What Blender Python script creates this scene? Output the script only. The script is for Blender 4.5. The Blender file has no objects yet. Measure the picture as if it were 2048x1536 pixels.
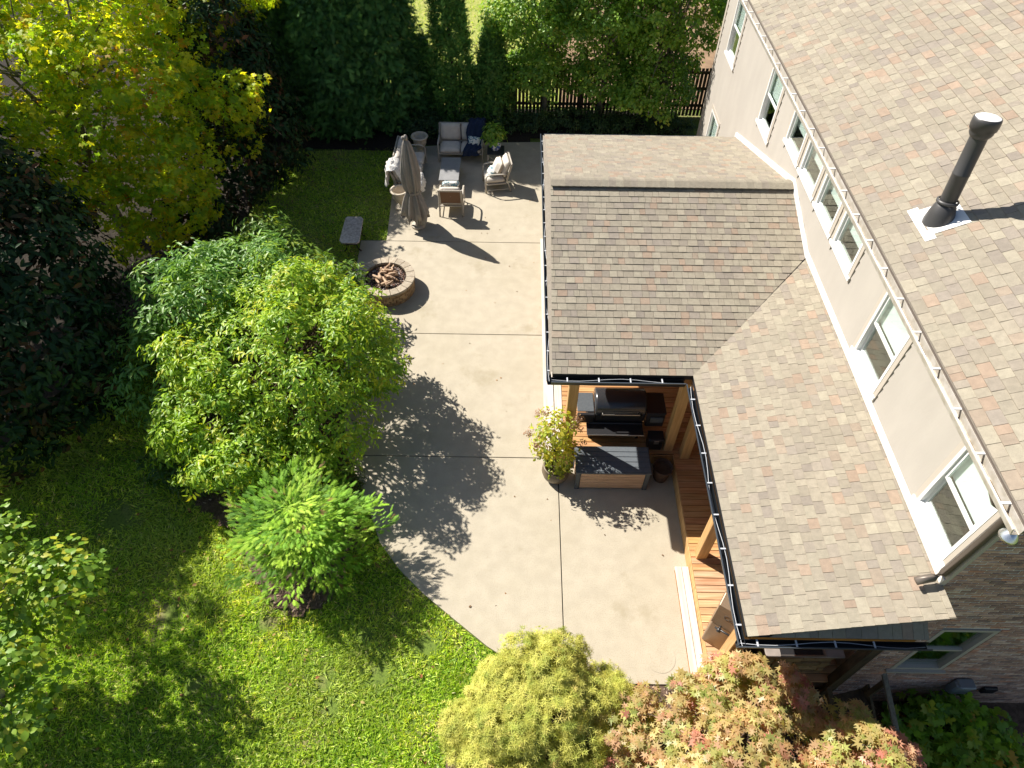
import bpy, math, random
import numpy as np
from mathutils import Vector, Matrix

R = math.radians
rnd = random.Random(7)
scn = bpy.context.scene
C = scn.collection

# ------------------------------------------------------------------ camera
CAM_H = 12.1
p_, y_, r_ = R(49.93), R(-0.34), R(0.62)
fwd = Vector((math.sin(y_) * math.cos(p_), math.cos(y_) * math.cos(p_), -math.sin(p_)))
rt = Vector((math.cos(y_), -math.sin(y_), 0))
up = rt.cross(fwd)
rt, up = math.cos(r_) * rt + math.sin(r_) * up, -math.sin(r_) * rt + math.cos(r_) * up
cam = bpy.data.cameras.new('camera')
cam.sensor_width = 36.0
cam.sensor_fit = 'HORIZONTAL'
cam.lens = 36.0 * 1352.7 / 2048
cam.clip_end = 2000
camo = bpy.data.objects.new('camera', cam)
C.objects.link(camo)
camo.matrix_world = Matrix(((rt.x, up.x, -fwd.x, 0), (rt.y, up.y, -fwd.y, 0), (rt.z, up.z, -fwd.z, CAM_H), (0, 0, 0, 1)))
scn.camera = camo

# ------------------------------------------------------------------ world, sun, exposure
SUN = Vector((-0.868, 0.583, 1.0)).normalized()
w = bpy.data.worlds.new('World')
scn.world = w
w.use_nodes = True
nt = w.node_tree
sky = nt.nodes.new('ShaderNodeTexSky')
sky.sky_type = 'NISHITA'
sky.sun_disc = False
sky.sun_elevation = math.asin(SUN.z)
sky.sun_rotation = math.atan2(SUN.x, SUN.y)
bg = nt.nodes['Background']
bg.inputs['Strength'].default_value = 0.056
nt.links.new(sky.outputs[0], bg.inputs['Color'])
sl = bpy.data.lights.new('sun', 'SUN')
sl.energy = 5.0
sl.angle = R(0.5)
sl.color = (1.0, 0.94, 0.85)
so = bpy.data.objects.new('sun', sl)
C.objects.link(so)
so.rotation_euler = SUN.to_track_quat('Z', 'Y').to_euler()
so.location = (-20, 14, 25)
scn.view_settings.view_transform = 'Standard'
scn.view_settings.look = 'None'
scn.view_settings.exposure = 0.96
scn.view_settings.gamma = 1.0
scn.render.engine = 'CYCLES'
scn.cycles.max_bounces = 8
scn.cycles.transparent_max_bounces = 8

# ------------------------------------------------------------------ materials
MATS = {}


def nodes_of(name):
    m = bpy.data.materials.new(name)
    m.use_nodes = True
    return m, m.node_tree.nodes, m.node_tree.links, m.node_tree.nodes['Principled BSDF']


def pm(name, a, b=None, scale=8.0, rough=0.7, bump=0.0, bscale=None, metal=0.0, spec=0.3, attr=False,
       stretch=(1, 1, 1), detail=6, contrast=(0.35, 0.65), speck=None, speck_scale=200, speck_amt=0.0, gen='Object',
       big=None, big_scale=.5, big_amt=0.0, stain=None, stain_scale=.9, stain_amt=0.0):
    """Principled material: two colours mixed by noise, optional per-face colour attribute and fine speckle."""
    m, n, l, bs = nodes_of(name)
    MATS[name] = m
    b = b or a
    tc = n.new('ShaderNodeTexCoord')
    mp = n.new('ShaderNodeMapping')
    mp.inputs['Scale'].default_value = stretch
    l.new(tc.outputs[gen], mp.inputs['Vector'])
    nz = n.new('ShaderNodeTexNoise')
    nz.inputs['Scale'].default_value = scale
    nz.inputs['Detail'].default_value = detail
    l.new(mp.outputs[0], nz.inputs['Vector'])
    rp = n.new('ShaderNodeMapRange')
    rp.inputs[1].default_value, rp.inputs[2].default_value = contrast
    l.new(nz.outputs['Fac'], rp.inputs[0])
    mx = n.new('ShaderNodeMix')
    mx.data_type = 'RGBA'
    mx.inputs[6].default_value = (*a, 1)
    mx.inputs[7].default_value = (*b, 1)
    l.new(rp.outputs[0], mx.inputs[0])
    col = mx.outputs[2]
    if attr:
        at = n.new('ShaderNodeAttribute')
        at.attribute_name = 'Col'
        mu = n.new('ShaderNodeMix')
        mu.data_type = 'RGBA'
        mu.blend_type = 'MULTIPLY'
        mu.inputs[0].default_value = 1
        l.new(col, mu.inputs[6])
        l.new(at.outputs['Color'], mu.inputs[7])
        col = mu.outputs[2]
    for (cc, ss, aa, lo, hi) in ((big, big_scale, big_amt, .45, .75), (stain, stain_scale, stain_amt, .58, .66), (speck, speck_scale, speck_amt, .5, .62)):
        if cc is None:
            continue
        s = n.new('ShaderNodeTexNoise')
        s.inputs['Scale'].default_value = ss
        s.inputs['Detail'].default_value = 9 if cc is stain else 4
        s.inputs['Roughness'].default_value = .68 if cc is stain else .5
        l.new(tc.outputs[gen], s.inputs['Vector'])
        r2 = n.new('ShaderNodeMapRange')
        r2.inputs[1].default_value, r2.inputs[2].default_value = lo, hi
        r2.inputs[4].default_value = aa
        l.new(s.outputs['Fac'], r2.inputs[0])
        m2 = n.new('ShaderNodeMix')
        m2.data_type = 'RGBA'
        l.new(r2.outputs[0], m2.inputs[0])
        l.new(col, m2.inputs[6])
        m2.inputs[7].default_value = (*cc, 1)
        col = m2.outputs[2]
    l.new(col, bs.inputs['Base Color'])
    bs.inputs['Roughness'].default_value = rough
    bs.inputs['Metallic'].default_value = metal
    bs.inputs['Specular IOR Level'].default_value = spec
    if bump:
        b2 = n.new('ShaderNodeTexNoise')
        b2.inputs['Scale'].default_value = bscale or scale
        b2.inputs['Detail'].default_value = 6
        l.new(mp.outputs[0], b2.inputs['Vector'])
        bp = n.new('ShaderNodeBump')
        bp.inputs['Strength'].default_value = bump
        bp.inputs['Distance'].default_value = 0.02
        l.new(b2.outputs['Fac'], bp.inputs['Height'])
        l.new(bp.outputs[0], bs.inputs['Normal'])
    return m


def leafmat(name, rough=0.5, trans=0.3, spec=0.35, tint=(1.0, 1.0, 0.6)):
    m, n, l, bs = nodes_of(name)
    MATS[name] = m
    at = n.new('ShaderNodeAttribute')
    at.attribute_name = 'Col'
    l.new(at.outputs['Color'], bs.inputs['Base Color'])
    bs.inputs['Roughness'].default_value = rough
    bs.inputs['Specular IOR Level'].default_value = spec
    tr = n.new('ShaderNodeBsdfTranslucent')
    mu = n.new('ShaderNodeMix')
    mu.data_type = 'RGBA'
    mu.blend_type = 'MULTIPLY'
    mu.inputs[0].default_value = 1
    mu.inputs[7].default_value = (*tint, 1)
    l.new(at.outputs['Color'], mu.inputs[6])
    l.new(mu.outputs[2], tr.inputs['Color'])
    ms = n.new('ShaderNodeMixShader')
    ms.inputs[0].default_value = trans
    l.new(bs.outputs[0], ms.inputs[1])
    l.new(tr.outputs[0], ms.inputs[2])
    l.new(ms.outputs[0], n['Material Output'].inputs['Surface'])
    return m


pm('concrete', (.44, .393, .307), (.395, .352, .274), scale=3.6, rough=.85, bump=.12, bscale=60, stretch=(1, 1, 1),
   speck=(.30, .25, .18), speck_scale=55, speck_amt=.4, big=(.335, .295, .205), big_scale=.45, big_amt=.42, stain=(.29, .25, .165), stain_scale=.65, stain_amt=.5, gen='Object')
pm('joint', (.03, .028, .024), rough=.95)
pm('soil', (.11, .075, .045), (.06, .04, .025), scale=6, rough=1, bump=.6, bscale=40)
pm('mulch_shade_tint', (.035, .027, .019), (.02, .016, .012), scale=14, rough=1, bump=.9, bscale=50)  # back bed mulch, shade under the trees put into its colour
pm('mulch', (.15, .10, .072), (.075, .05, .036), scale=14, rough=1, bump=.9, bscale=50)
pm('chip', (1, 1, 1), rough=.9, attr=True)
pm('lawn_soil', (.13, .19, .03), (.27, .22, .11), scale=1.3, rough=1, bump=.6, bscale=60, contrast=(.5, .72),
   speck=(.035, .06, .012), speck_scale=22, speck_amt=.6)
pm('dry_grass', (.36, .35, .11), (.25, .29, .07), scale=2.2, rough=1, bump=.5, bscale=40)
pm('dry_bed', (.30, .20, .12), (.20, .13, .08), scale=2.2, rough=1, bump=.5, bscale=20)
pm('shingle', (1, 1, 1), (.86, .86, .86), scale=14, rough=.92, attr=True, bump=.5, bscale=230, big=(.24, .22, .18), big_scale=.6, big_amt=.2,
   speck=(.12, .10, .085), speck_scale=170, speck_amt=.35)
pm('valley_metal', (.02, .02, .022), rough=.6)
pm('siding', (.375, .345, .305), (.35, .322, .285), scale=3, rough=.75, bump=.08, bscale=30, stretch=(1, 1, .35), big=(.33, .30, .265), big_scale=1.3, big_amt=.35)
pm('casing', (.42, .375, .32), rough=.6)
pm('white_trim', (.72, .70, .67), (.66, .64, .61), scale=6, rough=.5)
pm('window_white', (.70, .70, .69), rough=.35, spec=.5)
pm('blind', (.80, .84, .82), rough=.8)
pm('interior', (.10, .085, .07), rough=.9)
pm('brick', (1, 1, 1), (.72, .70, .70), scale=16, rough=.9, attr=True, bump=.4, bscale=60)
pm('mortar', (.84, .80, .74), (.74, .70, .64), scale=20, rough=1, bump=.3, bscale=90)
pm('gutter_dark', (.025, .03, .036), rough=.35, metal=.6, spec=.5)
pm('gutter_rim', (.12, .14, .16), rough=.35, metal=.7)
pm('gutter_light', (.60, .57, .52), (.46, .42, .35), scale=9, rough=.45, metal=.3)
pm('galv', (.72, .72, .72), rough=.25, metal=.9)
pm('brown_metal', (.16, .135, .115), rough=.45, metal=.4)
pm('cable', (.50, .52, .55), rough=.5)
pm('debris', (.34, .24, .12), (.10, .075, .05), scale=16, rough=1, bump=.5)
pm('deck_board', (1, 1, 1), (.70, .58, .50), scale=2.4, rough=.6, attr=True, stretch=(.6, 9, 9), bump=.15, bscale=8, detail=8)
pm('deck_dark', (.05, .028, .016), rough=.9)
pm('post_wood', (.56, .34, .15), (.42, .24, .095), scale=2.2, rough=.6, stretch=(9, 9, .7), bump=.15, bscale=5, detail=8)
pm('beam_wood', (.34, .17, .07), (.22, .10, .04), scale=3, rough=.7)
pm('old_wood', (.085, .06, .035), (.04, .03, .018), scale=3, rough=.9, stretch=(6, 6, 1), bump=.3)
pm('rail_wood', (.17, .16, .135), (.10, .09, .075), scale=5, rough=.9, stretch=(8, 1, 8))
pm('white_step', (.60, .55, .49), (.45, .38, .30), scale=1.6, rough=.75, stretch=(9, .8, 9), detail=9, contrast=(.42, .8))
pm('fence_wood', (.115, .085, .058), (.07, .052, .036), scale=3, rough=.9, stretch=(8, 8, 1), bump=.3)
pm('pipe_black', (.055, .053, .054), rough=.42, spec=.45)
pm('flashing_white', (.80, .79, .77), rough=.4)
pm('frame_paint', (.43, .39, .335), (.39, .355, .30), scale=30, rough=.45, spec=.4)
pm('cushion', (.60, .55, .485), (.54, .49, .43), scale=9, rough=.95, bump=.25, bscale=25)
pm('sling', (.20, .115, .07), (.15, .085, .05), scale=60, rough=.8)
pm('fur_white', (.74, .72, .68), (.58, .56, .53), scale=26, rough=1, bump=1.0, bscale=40)
pm('fur_navy', (.012, .022, .055), (.022, .035, .075), scale=30, rough=1, bump=1.0, bscale=45)
pm('pillow_print', (.70, .70, .66), (.10, .22, .27), scale=16, rough=.95, contrast=(.48, .54))
pm('table_grey', (.28, .28, .285), (.24, .24, .245), scale=5, rough=.35, spec=.5)
pm('table_dark', (.035, .037, .042), rough=.4)
pm('canopy', (.30, .275, .245), (.26, .24, .215), scale=5, rough=.95, bump=.1, bscale=60)
pm('urn_stone', (.60, .53, .43), (.50, .43, .33), scale=6, rough=.85, bump=.2, bscale=40)
pm('pit_stone', (1, 1, 1), (.78, .74, .70), scale=14, rough=.92, attr=True, bump=.5, bscale=45)
pm('pit_ash', (.02, .018, .016), rough=1)
pm('lava', (1, 1, 1), rough=.9, attr=True)
pm('log_ceramic', (.52, .37, .25), (.30, .19, .12), scale=9, rough=.85, bump=.7, bscale=22)
pm('granite', (.60, .54, .50), (.34, .30, .28), scale=18, rough=.12, spec=.6, speck=(.5, .42, .36), speck_scale=40, speck_amt=.5)
pm('iron', (.025, .022, .02), rough=.5, metal=.5)
pm('box_grey', (.085, .095, .105), (.07, .08, .09), scale=20, rough=.55)
pm('box_lid', (.115, .13, .145), (.10, .115, .13), scale=20, rough=.55)
pm('box_tan', (.52, .35, .24), (.40, .26, .17), scale=3, rough=.7, stretch=(1, 9, 9), detail=8)
pm('terracotta', (.085, .05, .035), (.055, .033, .024), scale=9, rough=.85, bump=.3)
pm('pot_bronze', (.16, .12, .075), (.09, .07, .045), scale=5, rough=.4, spec=.5)
pm('pot_blue', (.70, .72, .74), (.05, .10, .33), scale=14, rough=.15, spec=.6, contrast=(.47, .52))
pm('grill_black', (.018, .018, .02), rough=.38, spec=.5)
pm('grill_lid', (.042, .044, .05), rough=.24, spec=.6, metal=.35)
pm('steel', (.46, .44, .42), rough=.3, metal=.9)
pm('hood_bronze', (.33, .24, .16), (.29, .21, .14), scale=5, rough=.42, metal=.55, stretch=(1, 30, 1))
pm('counter_stone', (.30, .26, .235), (.24, .21, .19), scale=6, rough=.4)
pm('stack_stone', (1, 1, 1), (.7, .65, .6), scale=7, rough=.95, attr=True, bump=.6, bscale=18)
pm('meter_grey', (.20, .22, .24), rough=.5, metal=.3)
pm('bark', (.13, .10, .075), (.06, .045, .035), scale=9, rough=.95, stretch=(3, 3, 1), bump=.8, bscale=14)
pm('bark_pale', (.27, .24, .20), (.15, .13, .10), scale=7, rough=.9, stretch=(2, 2, 1), bump=.5, bscale=14)
pm('twig', (.10, .07, .045), rough=.9)
leafmat('leaf', .42, .46, .45, (1.25, 1.15, .5))
leafmat('leaf_gloss', .45, .06, .12)
leafmat('needle', .6, .30, .25, (1.2, 1.15, .5))
leafmat('grass', .45, .42, .4, (1.2, 1.15, .4))
leafmat('leaf_autumn', .45, .66, .35, (1.4, 1.4, .4))
leafmat('dead_leaf', .8, .15, .2)
m, n, l, bs = nodes_of('glass')
MATS['glass'] = m
gl = n.new('ShaderNodeBsdfGlossy')
gl.inputs['Roughness'].default_value = .02
gl.inputs['Color'].default_value = (.95, 1, .97, 1)
tp = n.new('ShaderNodeBsdfTransparent')
tp.inputs['Color'].default_value = (.94, .98, .965, 1)
fr = n.new('ShaderNodeLayerWeight')
fr.inputs['Blend'].default_value = .5
pw_ = n.new('ShaderNodeMath')
pw_.operation = 'POWER'
pw_.inputs[1].default_value = 3.0
l.new(fr.outputs['Facing'], pw_.inputs[0])
ml = n.new('ShaderNodeMath')
ml.operation = 'MULTIPLY_ADD'
ml.inputs[1].default_value = .9
ml.inputs[2].default_value = .07
l.new(pw_.outputs[0], ml.inputs[0])
mx_ = n.new('ShaderNodeMixShader')
l.new(ml.outputs[0], mx_.inputs[0])
l.new(tp.outputs[0], mx_.inputs[1])
l.new(gl.outputs[0], mx_.inputs[2])
l.new(mx_.outputs[0], n['Material Output'].inputs['Surface'])

# ------------------------------------------------------------------ object helpers
ORG = {}


def thing(name, label, cat, loc=(0, 0, 0), rz=0.0, group=None):
    o = bpy.data.objects.new(name, None)
    o.empty_display_size = .2
    C.objects.link(o)
    o.location = loc
    o.rotation_euler = (0, 0, rz)
    o['label'] = label
    o['category'] = cat
    if group:
        o['group'] = group
    ORG[o.name] = Vector(loc)
    return o


def tag(o, label=None, cat=None, group=None, kind=None):
    for k, v in (('label', label), ('category', cat), ('group', group), ('kind', kind)):
        if v:
            o[k] = v
    return o


class MB:
    def __init__(s):
        s.v, s.f, s.c = [], [], []

    def add(s, vs, fs, col=None):
        k = len(s.v)
        s.v += [tuple(p) for p in vs]
        s.f += [tuple(i + k for i in q) for q in fs]
        s.c += [col or (1, 1, 1)] * len(vs)
        return s

    def hexa(s, p, col=None):
        """8 corners: 0-3 bottom ring, 4-7 top ring."""
        return s.add(p, [(3, 2, 1, 0), (4, 5, 6, 7), (0, 1, 5, 4), (1, 2, 6, 5), (2, 3, 7, 6), (3, 0, 4, 7)], col)

    def box(s, a, b, col=None, mat=None):
        x0, y0, z0 = a
        x1, y1, z1 = b
        p = [(x0, y0, z0), (x1, y0, z0), (x1, y1, z0), (x0, y1, z0), (x0, y0, z1), (x1, y0, z1), (x1, y1, z1), (x0, y1, z1)]
        if mat:
            p = [mat @ Vector(q) for q in p]
        return s.hexa(p, col)

    def rbox(s, a, b, r=.02, mat=None, col=None):
        """box with chamfered edges."""
        x0, y0, z0 = a
        x1, y1, z1 = b
        rings = []
        for z, d in ((z0, r), (z0 + r, 0), (z1 - r, 0), (z1, r)):
            rings.append([(x0 + d + r, y0 + d, z), (x1 - d - r, y0 + d, z), (x1 - d, y0 + d + r, z), (x1 - d, y1 - d - r, z),
                          (x1 - d - r, y1 - d, z), (x0 + d + r, y1 - d, z), (x0 + d, y1 - d - r, z), (x0 + d, y0 + d + r, z)])
        vs = [q for rg in rings for q in rg]
        if mat:
            vs = [mat @ Vector(q) for q in vs]
        fs = [tuple(range(7, -1, -1)), tuple(range(24, 32))]
        for k in range(3):
            for i in range(8):
                j = (i + 1) % 8
                fs.append((k * 8 + i, k * 8 + j, k * 8 + 8 + j, k * 8 + 8 + i))
        return s.add(vs, fs, col)

    def pillow(s, a, b, puff=.05, n=8, mat=None, wob=0.0):
        """cushion: subdivided box with rounded swelling faces."""
        a, b = Vector(a), Vector(b)
        c, h = (a + b) / 2, (b - a) / 2
        vs, fs = [], []
        idx = {}

        def P(i, j, k):
            key = (i, j, k)
            if key not in idx:
                u = Vector((i / n * 2 - 1, j / n * 2 - 1, k / 2 * 2 - 1 if True else 0))
                q = Vector((u.x * h.x, u.y * h.y, u.z * h.z))
                edge = (1 - u.x ** 6) * (1 - u.y ** 6)
                q.z += u.z * puff * (max(0, edge) ** .5 - .5)
                lim = 1 - .05 * (abs(u.x * u.y) ** 3) - .03 * (abs(u.z) > .5)
                q.x *= lim
                q.y *= lim
                if wob:
                    q += Vector((rnd.uniform(-1, 1), rnd.uniform(-1, 1), rnd.uniform(-1, 1))) * wob
                q = c + q
                if mat:
                    q = mat @ q
                idx[key] = len(vs)
                vs.append(q)
            return idx[key]
        for i in range(n):
            for j in range(n):
                fs.append((P(i, j, 2), P(i + 1, j, 2), P(i + 1, j + 1, 2), P(i, j + 1, 2)))
                fs.append((P(i, j + 1, 0), P(i + 1, j + 1, 0), P(i + 1, j, 0), P(i, j, 0)))
            for k in range(2):
                fs.append((P(i, 0, k), P(i + 1, 0, k), P(i + 1, 0, k + 1), P(i, 0, k + 1)))
                fs.append((P(i + 1, n, k), P(i, n, k), P(i, n, k + 1), P(i + 1, n, k + 1)))
                fs.append((P(0, i + 1, k), P(0, i, k), P(0, i, k + 1), P(0, i + 1, k + 1)))
                fs.append((P(n, i, k), P(n, i + 1, k), P(n, i + 1, k + 1), P(n, i, k + 1)))
        return s.add(vs, fs)

    def tube(s, pts, rad, n=8, cap=True, flat=None, col=None):
        pts = [Vector(p) for p in pts]
        if not hasattr(rad, '__len__'):
            rad = [rad] * len(pts)
        vs, fs = [], []
        ref = Vector((0, 0, 1))
        for i, p in enumerate(pts):
            d = (pts[min(i + 1, len(pts) - 1)] - pts[max(i - 1, 0)]).normalized()
            if abs(d.dot(ref)) > .95:
                a = d.cross(Vector((1, 0, 0))).normalized()
            else:
                a = d.cross(ref).normalized()
            b = d.cross(a)
            for k in range(n):
                t = 2 * math.pi * k / n
                fa, fb = flat or (1, 1)
                vs.append(p + rad[i] * (fa * math.cos(t) * a + fb * math.sin(t) * b))
        for i in range(len(pts) - 1):
            for k in range(n):
                j = (k + 1) % n
                fs.append((i * n + k, i * n + j, i * n + n + j, i * n + n + k))
        if cap:
            fs.append(tuple(range(n - 1, -1, -1)))
            fs.append(tuple(range((len(pts) - 1) * n, len(pts) * n)))
        return s.add(vs, fs, col)

    def lathe(s, prof, n=24, at=(0, 0, 0), fold=None, mat=None):
        vs, fs = [], []
        for i, (r, z) in enumerate(prof):
            for k in range(n):
                t = 2 * math.pi * k / n
                rr = r * (fold(i, k) if fold else 1)
                q = Vector((at[0] + rr * math.cos(t), at[1] + rr * math.sin(t), at[2] + z))
                vs.append(mat @ q if mat else q)
        for i in range(len(prof) - 1):
            for k in range(n):
                j = (k + 1) % n
                fs.append((i * n + k, i * n + j, i * n + n + j, i * n + n + k))
        return s.add(vs, fs)

    def prism(s, poly, z0, z1, col=None):
        n = len(poly)
        vs = [(x, y, z0) for x, y in poly] + [(x, y, z1) for x, y in poly]
        fs = [tuple(range(n - 1, -1, -1)), tuple(range(n, 2 * n))] + [(i, (i + 1) % n, n + (i + 1) % n, n + i) for i in range(n)]
        return s.add(vs, fs, col)

    def mesh(s, name, off=None):
        me = bpy.data.meshes.new(name)
        vs = s.v if off is None else [(x - off.x, y - off.y, z - off.z) for x, y, z in s.v]
        me.from_pydata([tuple(p) for p in vs], [], s.f)
        ca = me.color_attributes.new('Col', 'FLOAT_COLOR', 'POINT')
        ca.data.foreach_set('color', np.array([(*c, 1.0) for c in s.c], dtype=np.float32).ravel())
        return me

    def build(s, name, mat, parent=None, smooth=False, world=False, label=None, kind=None, bevel=0):
        off = ORG.get(parent.name) if (parent and world) else None
        me = s.mesh(name, off)
        o = bpy.data.objects.new(name, me)
        C.objects.link(o)
        me.materials.append(MATS[mat])
        if parent:
            o.parent = parent
            if parent.name in ORG:
                ORG[o.name] = ORG[parent.name]
        else:
            ORG[o.name] = Vector((0, 0, 0))
        if smooth:
            me.polygons.foreach_set('use_smooth', [True] * len(me.polygons))
        if bevel:
            bv = o.modifiers.new('bevel', 'BEVEL')
            bv.width = bevel
            bv.segments = 2
            bv.limit_method = 'ANGLE'
        if label:
            o['label'] = label
        if kind:
            o['kind'] = kind
        return o


def copy_tree(o, parent=None):
    c = o.copy()
    C.objects.link(c)
    c.parent = parent
    for ch in list(o.children):
        copy_tree(ch, c)
    return c


def part(name, mat, parent, fn, **kw):
    mb = MB()
    fn(mb)
    return mb.build(name, mat, parent, **kw)


def rotm(axis, deg, piv=(0, 0, 0)):
    P = Vector(piv)
    return Matrix.Translation(P) @ Matrix.Rotation(R(deg), 4, axis) @ Matrix.Translation(-P)


# ------------------------------------------------------------------ terrain
def ss(x, a, b):
    t = np.clip((np.asarray(x, float) - a) / (b - a), 0, 1)
    return t * t * (3 - 2 * t)


def ground_z(x, y):
    x = np.asarray(x, float)
    y = np.asarray(y, float)
    z = -.07 + .03 * np.sin(x * .7 + 1) * np.cos(y * .6)
    z = z - 1.3 * ss(x, 3.9, 5.6) * (1 - ss(y, 4.5, 7.0)) - .12 * ss(x, .5, 3) * (1 - ss(y, 3.0, 3.5))
    z = z - .25 * ss(-x, 12, 22)
    return z


def grid_sheet(name, xs, ys, zf, mat, mask=None, parent=None):
    X, Y = np.meshgrid(xs, ys, indexing='ij')
    Z = zf(X, Y)
    nx, ny = len(xs), len(ys)
    vs = np.stack([X, Y, Z], -1).reshape(-1, 3)
    fs = []
    for i in range(nx - 1):
        for j in range(ny - 1):
            if mask is None or mask((xs[i] + xs[i + 1]) / 2, (ys[j] + ys[j + 1]) / 2):
                fs.append((i * ny + j, (i + 1) * ny + j, (i + 1) * ny + j + 1, i * ny + j + 1))
    me = bpy.data.meshes.new(name)
    me.from_pydata(vs.tolist(), [], fs)
    me.polygons.foreach_set('use_smooth', [True] * len(me.polygons))
    o = bpy.data.objects.new(name, me)
    C.objects.link(o)
    me.materials.append(MATS[mat])
    o['kind'] = 'structure'
    return o


far = [30, 45, 80, 160, 400]
gx = np.array([-v for v in far[::-1]] + list(np.arange(-24, 16.01, .4)) + [20, 26, 40, 80, 160, 400])
gy = np.array([-400, -160, -80, -40, -20, -10] + list(np.arange(-6, 26.01, .4)) + [30, 36, 45, 80, 160, 400])
grid_sheet('ground', gx, gy, ground_z, 'lawn_soil')


def inpoly(x, y, poly):
    x = np.asarray(x, float)
    y = np.asarray(y, float)
    c = np.zeros(x.shape, bool)
    n = len(poly)
    for i in range(n):
        x0, y0 = poly[i]
        x1, y1 = poly[(i + 1) % n]
        hit = ((y0 > y) != (y1 > y)) & (x < (x1 - x0) * (y - y0) / (y1 - y0 + 1e-12) + x0)
        c ^= hit
    return c


# patio outline, split into poured slabs by the saw joints
curve = [(-4.38, 14.56), (-4.33, 13.2), (-4.2, 11.6), (-4.0, 10.2), (-3.8, 9.19), (-3.6, 8.12), (-3.19, 7.45), (-2.9, 6.8),
         (-2.58, 6.09), (-2.12, 5.53), (-1.6, 5.05), (-1.01, 4.59), (-.41, 4.13), (.2, 3.76), (.75, 3.54)]
PATIO = [(5.6, 21.0), (-1.0, 20.7), (-4.0, 20.3), (-3.87, 18.44), (-3.7, 15.44), (-4.43, 15.44)] + curve + [(3.32, 3.54), (5.6, 3.54)]
BED_MID = [(-4.38, 14.5), (-4.4, 12), (-4.1, 10), (-3.6, 8), (-3.2, 7.3), (-3.05, 6.5), (-3.1, 5.5), (-3.4, 4.85), (-3.8, 4.6), (-4.4, 4.8),
           (-4.9, 5.4), (-5.4, 6.2), (-6.6, 7.0), (-7.6, 8.0), (-8.2, 9.5), (-8.4, 11), (-8, 13.2), (-6.4, 14.4)]
BED_FRONT = [(.75, 3.5), (.2, 3.72), (-.3, 3.3), (-.75, 2.75), (-1.0, 2.2), (-1.3, 1.2), (-1.6, -2), (12, -2), (12, 3.7), (5.4, 3.7), (3.32, 3.5)]
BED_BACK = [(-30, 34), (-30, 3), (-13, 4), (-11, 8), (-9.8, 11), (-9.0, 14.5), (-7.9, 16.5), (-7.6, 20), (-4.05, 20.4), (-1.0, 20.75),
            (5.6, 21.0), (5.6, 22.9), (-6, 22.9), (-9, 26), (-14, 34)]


def slab_mesh(mb, poly, z0, z1):
    n = len(poly)
    b = .012
    cx = sum(p[0] for p in poly) / n
    cy = sum(p[1] for p in poly) / n
    mb.prism(poly, z0, z1)


def clip_half(poly, a, b, c):
    """keep a*x+b*y<=c"""
    out = []
    n = len(poly)
    for i in range(n):
        p, q = poly[i], poly[(i + 1) % n]
        dp, dq = a * p[0] + b * p[1] - c, a * q[0] + b * q[1] - c
        if dp <= 0:
            out.append(p)
        if (dp < 0 < dq) or (dq < 0 < dp):
            t = dp / (dp - dq)
            out.append((p[0] + (q[0] - p[0]) * t, p[1] + (q[1] - p[1]) * t))
    return out


mb = MB()
inset = [(x * .998, y) for x, y in PATIO]
mb.prism(inset, -.28, -.022)
patio = mb.build('patio', 'joint')
patio['kind'] = 'structure'
G = .009
ysplit = [21.2, 15.42, 11.78, 8.12, 3.0]
slabs = []
for k in range(4):
    q = clip_half(PATIO, 0, 1, ysplit[k] - G)
    q = clip_half(q, 0, -1, -(ysplit[k + 1] + G))
    if k == 3:
        slabs.append(clip_half(q, 1, 0, .945 - G))
        slabs.append(clip_half(q, -1, 0, -(.945 + G)))
    else:
        slabs.append(q)
for q in slabs:
    mb = MB()
    mb.prism(q, -.3, 0)
    mb.build('slab', 'concrete', patio, bevel=.006)
# round concrete footing patch poured at the near corner of the patio
mb = MB()
mb.prism([(2.62 + .26 * math.cos(t * math.pi / 12), 3.98 + .26 * math.sin(t * math.pi / 12)) for t in range(24)], .001, .005)
mb.build('footing_patch', 'concrete', patio)


def bed(name, poly, dz, step=.35, mat='mulch'):
    xs_ = [p[0] for p in poly]
    ys_ = [p[1] for p in poly]
    xs = np.arange(min(xs_), max(xs_) + step, step)
    ys = np.arange(min(ys_), max(ys_) + step, step)
    o = grid_sheet(name, xs, ys, lambda a, b: ground_z(a, b) + dz, mat,
                   mask=lambda a, b: bool(inpoly(np.array([a]), np.array([b]), poly)[0]))
    return o


bed('planting_bed', BED_MID, .045, .15)
bed('planting_bed', BED_FRONT, .05, .2)
bed('planting_bed', BED_BACK, .04, .4, 'mulch_shade_tint')
nb = grid_sheet('dry_lawn', np.arange(-14, 1.6, .5), np.arange(23.2, 40, .6), lambda a, b: ground_z(a, b) + .03 + 0 * a, 'dry_grass')
nb2 = grid_sheet('bare_ground', np.arange(1.5, 9, .5), np.arange(23.2, 40, .6), lambda a, b: ground_z(a, b) + .03 + 0 * a, 'dry_bed')

# ------------------------------------------------------------------ foliage tools
rng = np.random.default_rng(11)


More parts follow.
